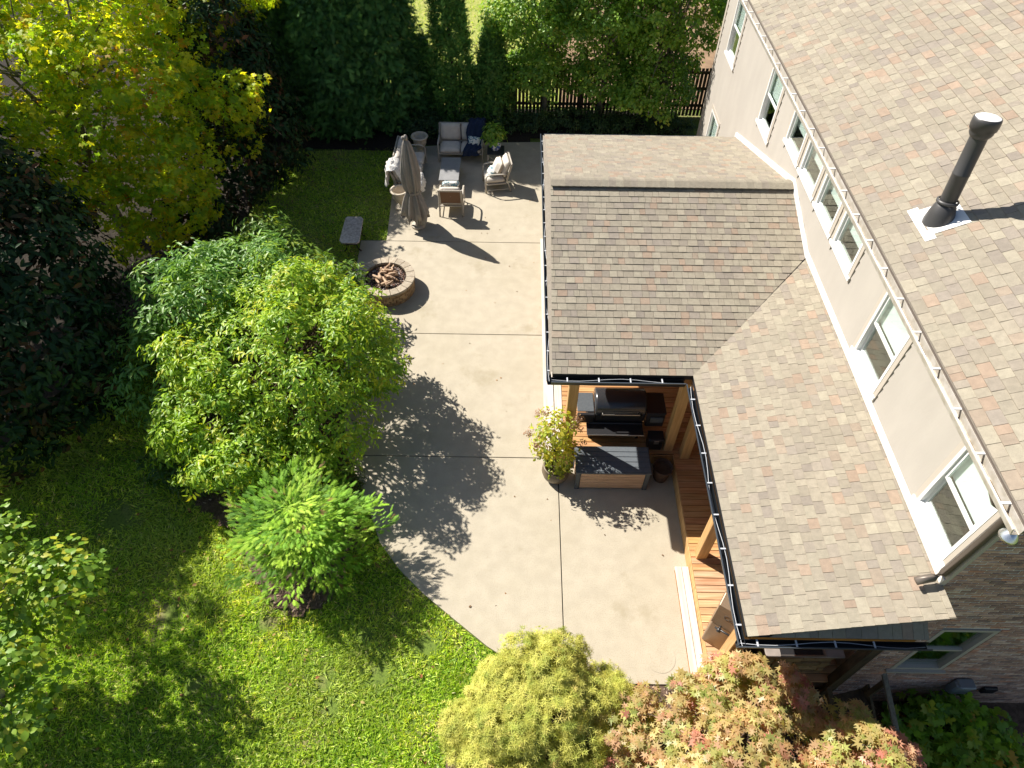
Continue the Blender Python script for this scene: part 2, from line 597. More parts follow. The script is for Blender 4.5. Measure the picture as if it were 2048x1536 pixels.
def scatter_mesh(name, mat, pos, nor, tan, size, tv, tf, col, parent=None, kind=None, wscale=None):
    """One mesh of N copies of a small template oriented by normal and tangent."""
    N = len(pos)
    if parent is not None and parent.name in ORG:
        pos = pos - np.array(ORG[parent.name])
    nor = nor / (np.linalg.norm(nor, axis=1, keepdims=True) + 1e-9)
    tan = tan - nor * (tan * nor).sum(1, keepdims=True)
    tan = tan / (np.linalg.norm(tan, axis=1, keepdims=True) + 1e-9)
    bit = np.cross(tan, nor)
    tv = np.asarray(tv, float)
    tf = np.asarray(tf, int)
    K = len(tv)
    sz = np.asarray(size, float).reshape(-1, 1, 1)
    ws = sz if wscale is None else sz * np.asarray(wscale).reshape(-1, 1, 1)
    V = pos[:, None, :] + ws * tv[None, :, 0:1] * bit[:, None, :] + sz * tv[None, :, 1:2] * tan[:, None, :] + sz * tv[None, :, 2:3] * nor[:, None, :]
    F = (tf[None] + (np.arange(N) * K)[:, None, None]).reshape(-1, tf.shape[1])
    me = bpy.data.meshes.new(name)
    nv, nf, fl = N * K, len(F), tf.shape[1]
    me.vertices.add(nv)
    me.vertices.foreach_set('co', V.reshape(-1).astype(np.float32))
    me.loops.add(nf * fl)
    me.loops.foreach_set('vertex_index', F.reshape(-1).astype(np.int32))
    me.polygons.add(nf)
    me.polygons.foreach_set('loop_start', (np.arange(nf) * fl).astype(np.int32))
    me.polygons.foreach_set('loop_total', np.full(nf, fl, np.int32))
    me.update(calc_edges=True)
    ca = me.color_attributes.new('Col', 'FLOAT_COLOR', 'POINT')
    cc = np.ones((N, K, 4), np.float32)
    cc[:, :, :3] = np.asarray(col)[:, None, :]
    ca.data.foreach_set('color', cc.reshape(-1))
    me.materials.append(MATS[mat])
    o = bpy.data.objects.new(name, me)
    C.objects.link(o)
    if parent is not None:
        o.parent = parent
        if parent.name in ORG:
            ORG[o.name] = ORG[parent.name]
    if kind:
        o['kind'] = kind
    return o


def leaf_t(wd=.3, fold=.08, bend=-.12):
    return ([(0, 0, 0), (-wd * .8, .35, fold), (-wd * .7, .68, fold + bend * .5), (0, 1, bend), (wd * .7, .68, fold + bend * .5), (wd * .8, .35, fold), (0, .5, bend * .2)],
            [(0, 6, 1), (1, 6, 2), (2, 6, 3), (3, 6, 4), (4, 6, 5), (5, 6, 0)])


def leaf4(wd=.3, fold=.1):
    return ([(0, 0, 0), (-wd, .48, fold), (0, 1, -.1), (wd, .48, fold)], [(0, 3, 2), (0, 2, 1)])


def star_t(n=7, notch=.33, spread=2.5):
    vs = [(0, 0, 0)]
    m_ = 2 * n - 1
    for i in range(m_):
        a = -spread + 2 * spread * i / (m_ - 1)
        t = (i % 2 == 0)
        k = abs(i - (m_ - 1) / 2) / ((m_ - 1) / 2)
        rr = (1 - .45 * k ** 1.5) if t else notch
        vs.append((rr * math.sin(a), rr * math.cos(a), -.12 if t else .03))
    return vs, [(0, i, i + 1) for i in range(1, m_)]


def lobed_t():
    out = [(0, 0), (-.16, .14), (-.46, .06), (-.24, .34), (-.60, .56), (-.20, .62), (-.28, .92), (0, 1.1), (.28, .92), (.20, .62), (.60, .56), (.24, .34), (.46, .06), (.16, .14)]
    vs = [(0, .45, .05)] + [(x, y, -.10 * abs(x)) for x, y in out]
    return vs, [(0, i, i % 14 + 1) for i in range(1, 15)]


def frond_t(n=5, wd=.055, sp=.42):
    """flat conifer spray: a stem with paired side twigs."""
    vs, fs = [], []

    def tri(a, d, ln, w_, z=0.0):
        k = len(vs)
        px, py = -d[1] * w_, d[0] * w_
        vs.extend([(a[0] - px, a[1] - py, z), (a[0] + px, a[1] + py, z), (a[0] + d[0] * ln, a[1] + d[1] * ln, z - .10 * ln)])
        fs.append((k, k + 1, k + 2))
    tri((0, 0), (0, 1), 1.0, wd)
    for i in range(n):
        y = .12 + .72 * i / n
        ln = sp * (1 - .62 * i / n)
        for s_ in (-1, 1):
            a = R(38)
            tri((0, y), (s_ * math.sin(a), math.cos(a)), ln, wd * 1.15, .03)
    return vs, fs


def tuft_t(n=7, wd=.035):
    """thread foliage: a handful of narrow strands that arch over."""
    vs, fs = [], []
    for i in range(n):
        a = 2 * math.pi * i / n
        c_, s_ = math.cos(a), math.sin(a)
        h_ = .55 + .45 * ((i * 37) % 10) / 10
        px, py = -s_ * wd, c_ * wd
        k = len(vs)
        vs.extend([(-px, -py, 0), (px, py, 0), (c_ * .45 - px, s_ * .45 - py, .45 * h_), (c_ * .45 + px, s_ * .45 + py, .45 * h_), (c_ * .95, s_ * .95, .30 * h_)])
        fs.extend([(k, k + 1, k + 3), (k, k + 3, k + 2), (k + 2, k + 3, k + 4)])
    return vs, fs


def clumps(ells, n, lo=.7, hi=1.04, zmin=-.75, seed=0):
    """Points near the outer surface of a union of ellipsoids, with outward normals."""
    g = np.random.default_rng(seed)
    ec = np.array([e[0] for e in ells], float)
    er = np.array([e[1] for e in ells], float)
    ar = er[:, 0] * er[:, 1] + er[:, 1] * er[:, 2] + er[:, 0] * er[:, 2]
    P, Nn = [], []
    tot = 0
    while tot < n:
        m_ = n * 3
        i = g.choice(len(ells), m_, p=ar / ar.sum())
        d = g.normal(size=(m_, 3))
        d /= np.linalg.norm(d, axis=1, keepdims=True)
        p = ec[i] + er[i] * d * g.uniform(lo, hi, (m_, 1))
        q = np.linalg.norm((p[:, None, :] - ec[None]) / er[None], axis=2)
        q[np.arange(m_), i] = 9
        ok = (q.min(1) > .72) & (d[:, 2] > zmin)
        nn = d / er[i]
        P.append(p[ok])
        Nn.append((nn / np.linalg.norm(nn, axis=1, keepdims=True))[ok])
        tot += int(ok.sum())
    return np.concatenate(P)[:n], np.concatenate(Nn)[:n]


def lumpy(ells, n, r, seed, shrink=.84, flat=.8):
    """Break smooth ellipsoids into many lobes of uneven size."""
    g = np.random.default_rng(seed)
    base = [(c, tuple(np.array(q) * shrink)) for c, q in ells]
    cc, _ = clumps(ells, n, .80, .98, -.6, seed + 7)
    return base + [(tuple(c), (r * s_, r * s_, r * s_ * flat)) for c, s_ in zip(cc, g.uniform(.6, 1.4, n))]


def palette(g, n, pal, wts, jit=.18):
    pal = np.array(pal)
    i = g.choice(len(pal), n, p=np.array(wts) / np.sum(wts))
    c = pal[i] * (1 + g.uniform(-jit, jit, (n, 1)))
    return np.clip(c, 0.001, 1)


def foliage(parent, name, mat, ells, ncl, per, cr, size, tmpl, pal, wts, upw=.5, outw=.5, jitter=.6, lo=.7, hi=1.04, seed=1,
            zmin=-.75, flat=.75, droop=.25, szj=.3, keep=None, cjit=.2):
    g = np.random.default_rng(seed)
    cc, cn = clumps(ells, ncl, lo, hi, zmin, seed)
    k = g.poisson(per, ncl) + 1
    ii = np.repeat(np.arange(ncl), k)
    N = len(ii)
    off = g.normal(size=(N, 3))
    off /= np.linalg.norm(off, axis=1, keepdims=True)
    off *= (g.uniform(.35, 1.0, (N, 1)))
    crr = cr * g.uniform(.6, 1.35, ncl)[ii][:, None]
    o2 = off.copy()
    o2[:, 2] *= flat
    pos = cc[ii] + o2 * crr
    nor = cn[ii] * outw + np.array([0, 0, upw]) + off * .35 + g.normal(size=(N, 3)) * jitter * .5
    tan = off + cn[ii] * .6 + g.normal(size=(N, 3)) * .6 + np.array([0, 0, -droop])
    cb = palette(g, ncl, pal, wts, cjit)
    cl_ = palette(g, N, pal, wts, cjit)
    mixf = g.uniform(0, 1, (N, 1)) ** 1.5
    col = cb[ii] * (1 - mixf) + cl_ * mixf
    if keep is not None:
        kk = keep(pos)
        pos, nor, tan, col = pos[kk], nor[kk], tan[kk], col[kk]
        N = len(pos)
    s = size * g.uniform(1 - szj, 1 + szj, N)
    tv, tf = tmpl
    o = scatter_mesh(name, mat, pos, nor, tan, s, tv, tf, col, parent)
    return cc, o


def trunk(parent, base, top, r0, targets, mat='bark', n=8, rl=.3, seed=3, name='trunk', stems=1):
    g = np.random.default_rng(seed)
    mb = MB()
    base, top = Vector(base), Vector(top)
    for s in range(stems):
        b = base + Vector((g.uniform(-1, 1), g.uniform(-1, 1), 0)) * (0 if stems == 1 else r0 * 2.5)
        t_ = top + Vector((g.uniform(-1, 1), g.uniform(-1, 1), 0)) * (0 if stems == 1 else .6)
        pts = [b + (t_ - b) * (i / 6) + Vector((g.uniform(-1, 1), g.uniform(-1, 1), 0)) * (r0 * .35 * (i > 0)) for i in range(7)]
        pts.insert(0, b - Vector((0, 0, .25)))
        rads = [r0 * 1.35, r0 * 1.15] + [r0 * (1 - .13 * i) for i in range(1, 7)]
        mb.tube(pts, rads, n)
        for q in targets[s::stems]:
            q = Vector(q)
            j = g.uniform(.35, .95)
            a = b + (t_ - b) * j
            mid = (a + q) / 2 + Vector((g.uniform(-1, 1), g.uniform(-1, 1), .6)) * .12 * (q - a).length
            r1 = r0 * rl * (1.2 - .7 * j)
            mb.tube([a, (a + mid) / 2 + Vector((0, 0, .02)), mid, (mid + q) / 2, q], [r1, r1 * .85, r1 * .65, r1 * .45, r1 * .2], 5)
    return mb.build(name, mat, parent, smooth=True, world=True)


def gz(x, y):
    return float(ground_z(x, y))

# ------------------------------------------------------------------ roofs made of single shingles
SHP = [(0.342, 0.301, 0.232), (0.328, 0.288, 0.223), (0.362, 0.324, 0.248), (0.312, 0.271, 0.218), (0.294, 0.255, 0.211), (0.359, 0.270, 0.200), (0.348, 0.281, 0.214), (0.339, 0.301, 0.233)]
SHW = [5, 4, 3.4, 2.2, 1.7, 1.3, 1.5, 3]


def shingle_plane(O, u, w_, poly, e, g, lift=.0, wmin=.10, wmax=.23, t0=None):
    """O origin on the eave, u along the eave, w_ up the slope, poly = (s,t) convex outline. Returns [(verts, faces, colour, centre)]."""
    O, u, w_ = Vector(O), Vector(u).normalized(), Vector(w_).normalized()
    n = u.cross(w_)
    if n.z < 0:
        n = -n
    out = []
    tmax = max(p[1] for p in poly)
    smin, smax = min(p[0] for p in poly), max(p[0] for p in poly)
    k = 0
    while k * e < tmax:
        ta, tb = k * e, k * e + e + .03
        s = smin - g.uniform(0, wmax)
        last = -1
        while s < smax:
            wd = g.uniform(wmin, wmax)
            q = [(s + .0025, ta), (s + wd - .0025, ta), (s + wd - .0025, tb), (s + .0025, tb)]
            s0 = s
            s += wd
            # clip by outline
            m_ = len(poly)
            area = sum(poly[i][0] * poly[(i + 1) % m_][1] - poly[(i + 1) % m_][0] * poly[i][1] for i in range(m_))
            sg = 1 if area > 0 else -1
            for i in range(m_):
                (ax, ay), (bx, by) = poly[i], poly[(i + 1) % m_]
                nx, ny = sg * (by - ay), -sg * (bx - ax)
                q = clip_half(q, nx, ny, nx * ax + ny * ay)
                if len(q) < 3:
                    break
            if len(q) < 3:
                continue
            ex = g.choice([0, 0, .004, .006])
            j = g.choice(len(SHP), p=np.array(SHW) / sum(SHW))
            if j == last and g.random() < .5:
                j = (j + 1) % len(SHP)
            last = j
            cv = 1 + g.uniform(-.10, .10)
            col = tuple(c * cv for c in SHP[j])
            top = [O + u * a + w_ * b + n * (lift + .004 + (.010 + ex) * (1 - (b - ta) / (e + .03))) for a, b in q]
            bot = [O + u * a + w_ * b + n * (lift - .004) for a, b in q]
            L = len(q)
            fs = [tuple(range(L))] + [(i, L + i, L + (i + 1) % L, (i + 1) % L) for i in range(L)]
            ctr = sum(top, Vector()) / L
            out.append((top + bot, fs, col, ctr, abs(sum(q[i][0] * q[(i + 1) % L][1] - q[(i + 1) % L][0] * q[i][1] for i in range(L)))))
        k += 1
    return out


def fix_up(vs, fs, n):
    a, b, c = vs[fs[0][0]], vs[fs[0][1]], vs[fs[0][2]]
    if (b - a).cross(c - a).dot(n) < 0:
        return [tuple(reversed(f)) for f in fs]
    return fs


def lay_shingles(parent, groups, limit):
    """The nearest ones become objects of their own, the rest one mesh."""
    alls = [s for g_ in groups for s in g_]
    camp = Vector((0, 0, CAM_H))
    order = sorted(range(len(alls)), key=lambda i: -(alls[i][4] / (alls[i][3] - camp).length_squared) if alls[i][3].z > 0 else 0)
    near = set(order[:limit])
    mass = MB()
    for i, (vs, fs, col, ctr, ar) in enumerate(alls):
        fs = fix_up(vs, fs, Vector((0, 0, 1)))
        if i in near:
            mb = MB()
            mb.add(vs, fs, col)
            mb.build('shingle', 'shingle', parent, world=True)
        else:
            mass.add(vs, fs, col)
    o = mass.build('shingle_courses', 'shingle', parent, world=True, kind='stuff')
    return o


XW = 5.55           # plane of the sided wall
YB = 3.71           # plane of the brick end wall
ZE = 3.05           # porch eaves
PX0, PY0, PY1 = .68, 7.86, 15.88     # porch gable roof: rake, near eave, far eave
YR = (PY0 + PY1) / 2
MP = .3175
ZR = ZE + MP * (YR - PY0)
XE = 3.16           # lower roof eave
YEND = 3.30         # lower roof near rake
ZT = ZE + MP * (XW - XE)
YV = PY0 + (XW - XE)                  # valley top at the wall
cs = 1 / math.hypot(1, MP)
g1 = np.random.default_rng(5)

porch = thing('covered_porch', 'covered wooden porch with tan shingled gable roof, attached to the beige sided house', 'porch', (3.3, 8.0, 0))
mb = MB()
T = .10
for quad in (
        [(PX0, PY0, ZE), (XE, PY0, ZE), (XW, YV, ZT), (XW, YR, ZR), (PX0, YR, ZR)],
        [(PX0, PY1, ZE), (PX0, YR, ZR), (XW, YR, ZR), (XW, PY1, ZE)],
        [(XE, YEND, ZE), (XW, YEND, ZT), (XW, YV, ZT), (XE, PY0, ZE)]):
    k = len(quad)
    vs = [Vector(q) for q in quad] + [Vector(q) - Vector((0, 0, T)) for q in quad]
    fs = [tuple(range(k)), tuple(range(2 * k - 1, k - 1, -1))] + [(i, i + k, (i + 1) % k + k, (i + 1) % k) for i in range(k)]
    mb.add(vs, fs)
roofp = mb.build('roof', 'valley_metal', porch, world=True)
gap = .02
front = shingle_plane((PX0, PY0, ZE), (1, 0, 0), (0, 1, MP),
                      [(-.02, -.03), (XE - PX0 - gap, -.03), (XW - PX0 - gap, (YV - PY0) / cs), (XW - PX0, (YR - PY0) / cs), (-.02, (YR - PY0) / cs)], .143, g1)
back = shingle_plane((PX0, PY1, ZE), (1, 0, 0), (0, -1, MP),
                     [(-.02, -.03), (XW - PX0, -.03), (XW - PX0, (PY1 - YR) / cs), (-.02, (PY1 - YR) / cs)], .143, g1)
low = shingle_plane((XE, YEND, ZE), (0, 1, 0), (1, 0, MP),
                    [(-.03, -.03), (PY0 - YEND - gap, -.03), (YV - YEND - gap, (XW - XE) / cs), (-.03, (XW - XE) / cs)], .143, g1)
lay_shingles(roofp, [front, back, low], 260)
# ridge caps, laid over each other along the ridge vent
mbv = MB()
mbv.box((PX0 + .02, YR - .12, ZR - .06), (XW - .25, YR + .12, ZR + .02))
mbv.build('ridge_vent', 'valley_metal', roofp, world=True)
x = PX0 - .02
i = 0
while x < XW - .05:
    mb = MB()
    cv = g1.uniform(.86, 1.06)
    col = [c * cv for c in SHP[g1.choice([0, 1, 2, 7, 3])]]
    wv = .17
    dz = wv * MP
    z0, z1 = ZR + .078, ZR + .070
    xa, xb = x, min(x + .19, XW - .02)
    ya = .016
    P = []
    for xx, zz in ((xa, z0), (xb, z1)):
        P += [(xx, YR - wv, zz - dz), (xx, YR - .03, zz - .004), (xx, YR + .03, zz - .004), (xx, YR + wv, zz - dz),
              (xx, YR - wv, zz - dz - ya), (xx, YR + wv, zz - dz - ya)]
    mb.add(P, [(0, 1, 7, 6), (1, 2, 8, 7), (2, 3, 9, 8), (4, 0, 6, 10), (3, 5, 11, 9), (0, 4, 5, 3, 2, 1)], tuple(col))
    mb.build('ridge_cap', 'shingle', roofp, world=True)
    x += .145
    i += 1
# little skirt roofs (pents) under the two gable rakes
pent = MB()
pent.add([(PX0 - .06, PY0 - .02, ZE - .02), (PX0 - .06, PY1 + .02, ZE - .02), (PX0 + .30, PY1 - .7, ZE + .16), (PX0 + .30, PY0 + .7, ZE + .16)], [(0, 3, 2, 1)], (.25, .22, .18))
pent.build('pent_roof', 'shingle', porch, world=True)
pen2 = shingle_plane((XE, YEND - .02, ZE - .02), (1, 0, 0), (0, 1, .62), [(.25, -.02), (2.42, -.02), (2.42, .40), (1.15, .40)], .20, g1)
po = MB()
po.add([(XE + .1, YEND - .02, ZE - .03), (XW - .02, YEND - .02, ZE - .03), (XW - .02, YEND + .33, ZE + .18), (XE + 1.1, YEND + .33, ZE + .18)], [(0, 1, 2, 3)])
pentend = po.build('pent_roof', 'valley_metal', porch, world=True)
for vs, fs, col, ctr, ar in pen2:
    mb = MB()
    mb.add(vs, fix_up(vs, fs, Vector((0, 0, 1))), col)
    mb.build('shingle', 'shingle', pentend, world=True)
# gable end panels
mb = MB()
mb.add([(PX0 + .3, PY0 + .25, ZE + .02), (PX0 + .3, PY1 - .25, ZE + .02), (PX0 + .3, YR, ZR - .12)], [(0, 1, 2)])
mb.add([(XE + .3, YEND + .32, ZE), (XW, YEND + .32, ZE), (XW, YEND + .32, ZT - .12)], [(0, 1, 2)])
mb.build('gable_panel', 'siding', porch, world=True)


def gutter(parent, a, b, out, wd=.12, hh=.11, mat='gutter_dark', rim='gutter_rim', hang='cable', step=.62, name='gutter', cable=True, hangw=.022):
    """Open trough from a to b; out = horizontal direction away from the roof."""
    a, b, out = Vector(a), Vector(b), Vector(out)
    d = (b - a).normalized()
    L = (b - a).length
    mb = MB()
    prof = [(0, 0), (0, -hh), (wd * .75, -hh), (wd, -.02), (wd, 0), (wd - .012, 0), (wd - .014, -.02), (wd * .72, -hh + .008), (.008, -hh + .008), (.008, 0)]
    k = len(prof)
    vs = [p + out * o_ + Vector((0, 0, z)) for p in (a, b) for o_, z in prof]
    fs = [(i, (i + 1) % k, k + (i + 1) % k, k + i) for i in range(k)] + [tuple(range(k)), tuple(range(2 * k - 1, k - 1, -1))]
    mb.add(vs, fs)
    gobj = mb.build(name, mat, parent, world=True)
    mb = MB()
    for s_, e_ in ((a, b),):
        mb.hexa([s_ + out * (wd - .012) + Vector((0, 0, .001)), e_ + out * (wd - .012) + Vector((0, 0, .001)), e_ + out * (wd + .006) + Vector((0, 0, .001)), s_ + out * (wd + .006) + Vector((0, 0, .001)),
                 s_ + out * (wd - .012) + Vector((0, 0, .012)), e_ + out * (wd - .012) + Vector((0, 0, .012)), e_ + out * (wd + .006) + Vector((0, 0, .012)), s_ + out * (wd + .006) + Vector((0, 0, .012))])
    mb.build('rim', rim, gobj, world=True)
    n = int(L / step)
    for i in range(n):
        c = a + d * (step * (i + .5))
        mb = MB()
        p0, p1 = c - d * hangw / 2, c + d * hangw / 2
        z0, z1 = Vector((0, 0, -.006)), Vector((0, 0, .0065))
        mb.hexa([p0 + z0 + out * .004, p1 + z0 + out * .004, p1 + z0 + out * (wd - .013), p0 + z0 + out * (wd - .013),
                 p0 + z1 + out * .004, p1 + z1 + out * .004, p1 + z1 + out * (wd - .013), p0 + z1 + out * (wd - .013)])
        mb.build('hanger', hang, gobj, world=True)
    if cable:
        mb = MB()
        pts = []
        for i in range(int(L / .25) + 1):
            pts.append(a + d * min(i * .25, L) + out * (wd * (.45 + .28 * math.sin(i * .9))) + Vector((0, 0, -.012 + .014 * math.sin(i * .55))))
        mb.tube(pts, .0045, 5)
        mb.build('heat_cable', 'cable', gobj, world=True)
    return gobj


gutter(porch, (PX0 - .03, PY0 - .12, ZE - .05), (PX0 - .03, PY1 + .12, ZE - .05), (-1, 0, 0), wd=.085, step=.48)
gutter(porch, (PX0 - .03, PY0 - .03, ZE - .051), (XE - .14, PY0 - .03, ZE - .051), (0, -1, 0), step=.56)
gutter(porch, (PX0 - .03, PY1 + .03, ZE - .051), (4.9, PY1 + .03, ZE - .051), (0, 1, 0), wd=.09, step=.8)
gutter(porch, (XE - .03, YEND - .13, ZE - .052), (XE - .03, PY0 - .15, ZE - .052), (-1, 0, 0), wd=.10, step=.56)
gutter(porch, (XE - .13, YEND - .04, ZE - .053), (5.6, YEND - .04, ZE - .053), (0, -1, 0), wd=.11, step=.52)
# fascia boards and beams under the eaves
mb = MB()
for a, b in (((PX0 + .02, PY0 + .02, ZE - .26), (XE + .2, PY0 + .10, ZE - .115)), ((PX0 + .0, PY0 + .02, ZE - .24), (PX0 + .08, PY1 - .02, ZE - .115)),
             ((XE + .02, YEND + .05, ZE - .27), (XE + .10, PY0 + .015, ZE - .12)), ((XE + .105, YEND + .02, ZE - .262), (XW - .05, YEND + .10, ZE - .112))):
    mb.box(a, b)
mb.build('fascia', 'beam_wood', porch, world=True)
mb = MB()
for a, b in (((.95, 8.12, 2.52), (3.6, 8.30, 2.80)), ((.94, 8.31, 2.525), (1.12, 15.6, 2.805)), ((3.45, 3.62, 2.53), (3.63, 8.11, 2.81)), ((3.64, 3.64, 2.535), (5.5, 3.80, 2.815))):
    mb.box(a, b)
mb.build('beam', 'beam_wood', porch, world=True)
# porch ceiling
mb = MB()
mb.box((.96, 8.14, 2.82), (5.5, 15.6, 2.86))
mb.box((3.47, 3.66, 2.822), (5.5, 8.13, 2.862))
mb.build('ceiling', 'beam_wood', porch, world=True)
ZD = .33
for (px, py) in ((1.12, 8.21), (3.24, 8.21), (3.56, 8.02), (3.54, 5.78), (3.55, 3.80), (1.03, 11.9), (1.03, 15.4)):
    mb = MB()
    mb.rbox((px - .095, py - .095, ZD), (px + .095, py + .095, 2.53), .008)
    mb.build('post', 'post_wood', porch, world=True)
mb = MB()
mb.rbox((5.30, 3.46, -1.3), (5.46, 3.62, 2.8), .008)
mb.build('post', 'old_wood', porch, world=True, label='weathered dark corner post against the brick wall')
# deck
mb = MB()
mb.box((.93, 8.10, 0), (5.52, 15.5, ZD - .04))
mb.box((3.38, 3.54, -.9), (5.52, 8.10, ZD - .041))
deck = mb.build('deck', 'deck_dark', porch, world=True)


def boards(x0, x1, y0, y1, orange):
    y = y0
    while y < y1 - .02:
        wd = .138
        v = g1.uniform(.86, 1.12)
        ex = orange(y)
        base = np.array((.54, .30, .125)) * (1 - ex) + np.array((.60, .42, .26)) * ex
        base = base * v * np.array((1, g1.uniform(.94, 1.06), g1.uniform(.9, 1.1)))
        mb = MB()
        mb.rbox((x0, y, ZD - .036), (x1, min(y + wd - .011, y1), ZD), .004, col=tuple(base))
        mb.build('board', 'deck_board', deck, world=True)
        y += wd


boards(1.07, 5.52, 8.06, 15.5, lambda y: 0.12 + .1 * g1.random())
boards(3.36, 5.52, 3.53, 8.05, lambda y: .75 * float(1 - ss(y, 5.2, 6.2)) * g1.uniform(.5, 1) + .06)
for (a, b) in (((.90, 8.06, ZD - .1), (1.06, 15.5, ZD + .001)),):
    mb = MB()
    mb.rbox(a, b, .006)
    mb.build('border_board', 'white_step', deck, world=True)
mb = MB()
mb.rbox((3.336, 3.53, -.02), (3.358, 8.03, ZD - .002), .004)
mb.build('skirt_board', 'post_wood', deck, world=True)
mb = MB()
mb.box((3.49, 8.03, 0), (.95, 8.06, ZD - .05), col=(.3, .14, .05))
mb.build('skirt_board', 'post_wood', deck, world=True)


def step(x0, x1, y0, y1, n):
    mb = MB()
    mb.box((x0 + .02, y0 + .03, -.02), (x1 - .01, y1 - .02, .118))
    st = mb.build('step', 'beam_wood', porch, world=True)
    wd = (x1 - x0) / n
    for i in range(n):
        mb = MB()
        mb.rbox((x0 + i * wd + .004, y0, .12), (x0 + (i + 1) * wd - .004, y1, .156), .005)
        mb.build('step_board', 'white_step', st, world=True)


step(3.07, 3.33, 3.50, 5.62, 2)
step(.66, .895, 8.06, 15.42, 1)

# ------------------------------------------------------------------ house
house = thing('house', 'two storey house with beige siding, brick end wall and large tan shingle roof', 'house', (8.0, 11.0, 0))
YF = 19.45
MR = .5
ZG = 6.0
csr = 1 / math.hypot(1, MR)
WINS = [(3.92, 4.82, 4.06, 5.40, 2), (6.66, 7.60, 4.08, 5.40, 2), (13.88, 14.80, 4.12, 5.40, 2), (17.62, 18.54, 4.02, 5.40, 2), (17.55, 18.5, .75, 2.44, 2)]
WINS += [(8.70 + 1.115 * k, 8.70 + 1.115 * k + .90, 4.70, 5.40, 1) for k in range(4)]
mb = MB()
mb.box((XW + .75, YB + .75, -1.6), (14.5, YF - .02, 5.78))
wall = mb.build('wall', 'interior', house, world=True)
# lap siding, board by board, cut round the windows
ex_ = .185
z = -1.4
while z < 5.80:
    zt = min(z + ex_ + .02, 5.84)
    ivs = [(YB + .10, YF - .10)]
    for (a, b, c0, c1, k) in WINS:
        if zt - .02 > c0 - .03 and z < c1 + .03:
            nv = []
            for (p, q) in ivs:
                if b + .0 <= p or a - .0 >= q:
                    nv.append((p, q))
                else:
                    if a - p > .01:
                        nv.append((p, a))
                    if q - b > .01:
                        nv.append((b, q))
            ivs = nv
    for (p, q) in ivs:
        mb = MB()
        mb.hexa([(XW - .024, p, z), (XW - .024, q, z), (XW + .02, q, z), (XW + .02, p, z),
                 (XW - .003, p, zt), (XW - .003, q, zt), (XW + .02, q, zt), (XW + .02, p, zt)])
        mb.build('siding_board', 'siding', wall, world=True)
    z += ex_
mb = MB()
mb.box((XW - .035, YB - .012, -1.5), (XW + .02, YB + .10, 5.80))
mb.build('corner_board', 'casing', house, world=True)
mb = MB()
mb.box((XW - .035, YF - .10, -1.5), (XW + .02, YF + .03, 5.80))
mb.build('corner_board', 'casing', house, world=True)


def window_x(y0, y1, z0, z1, kind):
    """Window in the sided wall: casing, white frame, sashes, panes, a white blind behind the upper sash."""
    mb = MB()
    cw, X0 = .085, XW - .035
    mb.box((X0, y0 - cw, z0 - .10), (XW + .01, y0 + .0, z1 + .10))
    mb.box((X0, y1 - .0, z0 - .10), (XW + .01, y1 + cw, z1 + .10))
    mb.box((X0 - .003, y0 - .0, z1), (XW + .01, y1 + .0, z1 + .098))
    wd = mb.build('window', 'casing', house, world=True)
    mb = MB()
    mb.box((X0 - .018, y0 - cw + .002, z0 - .065), (XW + .05, y1 + cw - .002, z0 - .002))
    mb.build('sill', 'window_white', wd, world=True)
    f = .05
    mb = MB()
    mb.box((X0 - .006, y0 + .001, z0), (XW + .10, y0 + f, z1))
    mb.box((X0 - .006, y1 - f, z0), (XW + .10, y1 - .001, z1))
    mb.box((X0 - .004, y0 + f, z0), (XW + .10, y1 - f, z0 + f))
    mb.box((X0 - .004, y0 + f, z1 - f), (XW + .10, y1 - f, z1))
    mb.build('frame', 'window_white', wd, world=True)
    zm = (z0 + z1) / 2
    sashes = [(z0 + f, zm, .055), (zm, z1 - f, .02)] if kind == 2 else [(z0 + f, z1 - f, .03)]
    for i, (a, b, dx) in enumerate(sashes):
        mb = MB()
        s_ = .042
        xx = XW - .03 + dx
        mb.box((xx, y0 + f, a), (xx + .035, y1 - f, a + s_))
        mb.box((xx, y0 + f, b - s_), (xx + .035, y1 - f, b))
        mb.box((xx + .001, y0 + f, a + s_), (xx + .034, y0 + f + s_, b - s_))
        mb.box((xx + .001, y1 - f - s_, a + s_), (xx + .034, y1 - f, b - s_))
        mb.build('sash', 'window_white', wd, world=True)
        mb = MB()
        mb.box((xx + .012, y0 + f + s_ - .002, a + s_ - .002), (xx + .018, y1 - f - s_ + .002, b - s_ + .002))
        mb.build('pane', 'glass', wd, world=True)
    mb = MB()
    if kind == 2:
        mb.box((XW + .075, y0 + f, zm + .02), (XW + .08, y1 - f, z1 - f))
    else:
        mb.box((XW + .10, y0 + f, zm - .02), (XW + .105, y1 - f, z1 - f))
    mb.build('blind', 'blind', wd, world=True)


for wv in WINS:
    window_x(*wv)
# white flashing board where the porch roof meets the wall
mb = MB()
FL = [(PY1 + .10, ZE - .04), (YR, ZR), (YV, ZT + .01), (YB + .0, ZT + .01)]
for (ya, za), (yb, zb) in zip(FL[:-1], FL[1:]):
    h_ = .13
    mb.hexa([(XW - .05, ya, za + .01), (XW - .05, yb, zb + .01), (XW - .017, yb, zb + .01), (XW - .017, ya, za + .01),
             (XW - .05, ya, za + h_), (XW - .05, yb, zb + h_), (XW - .017, yb, zb + h_), (XW - .017, ya, za + h_)])
mb.build('flashing_board', 'white_trim', house, world=True)
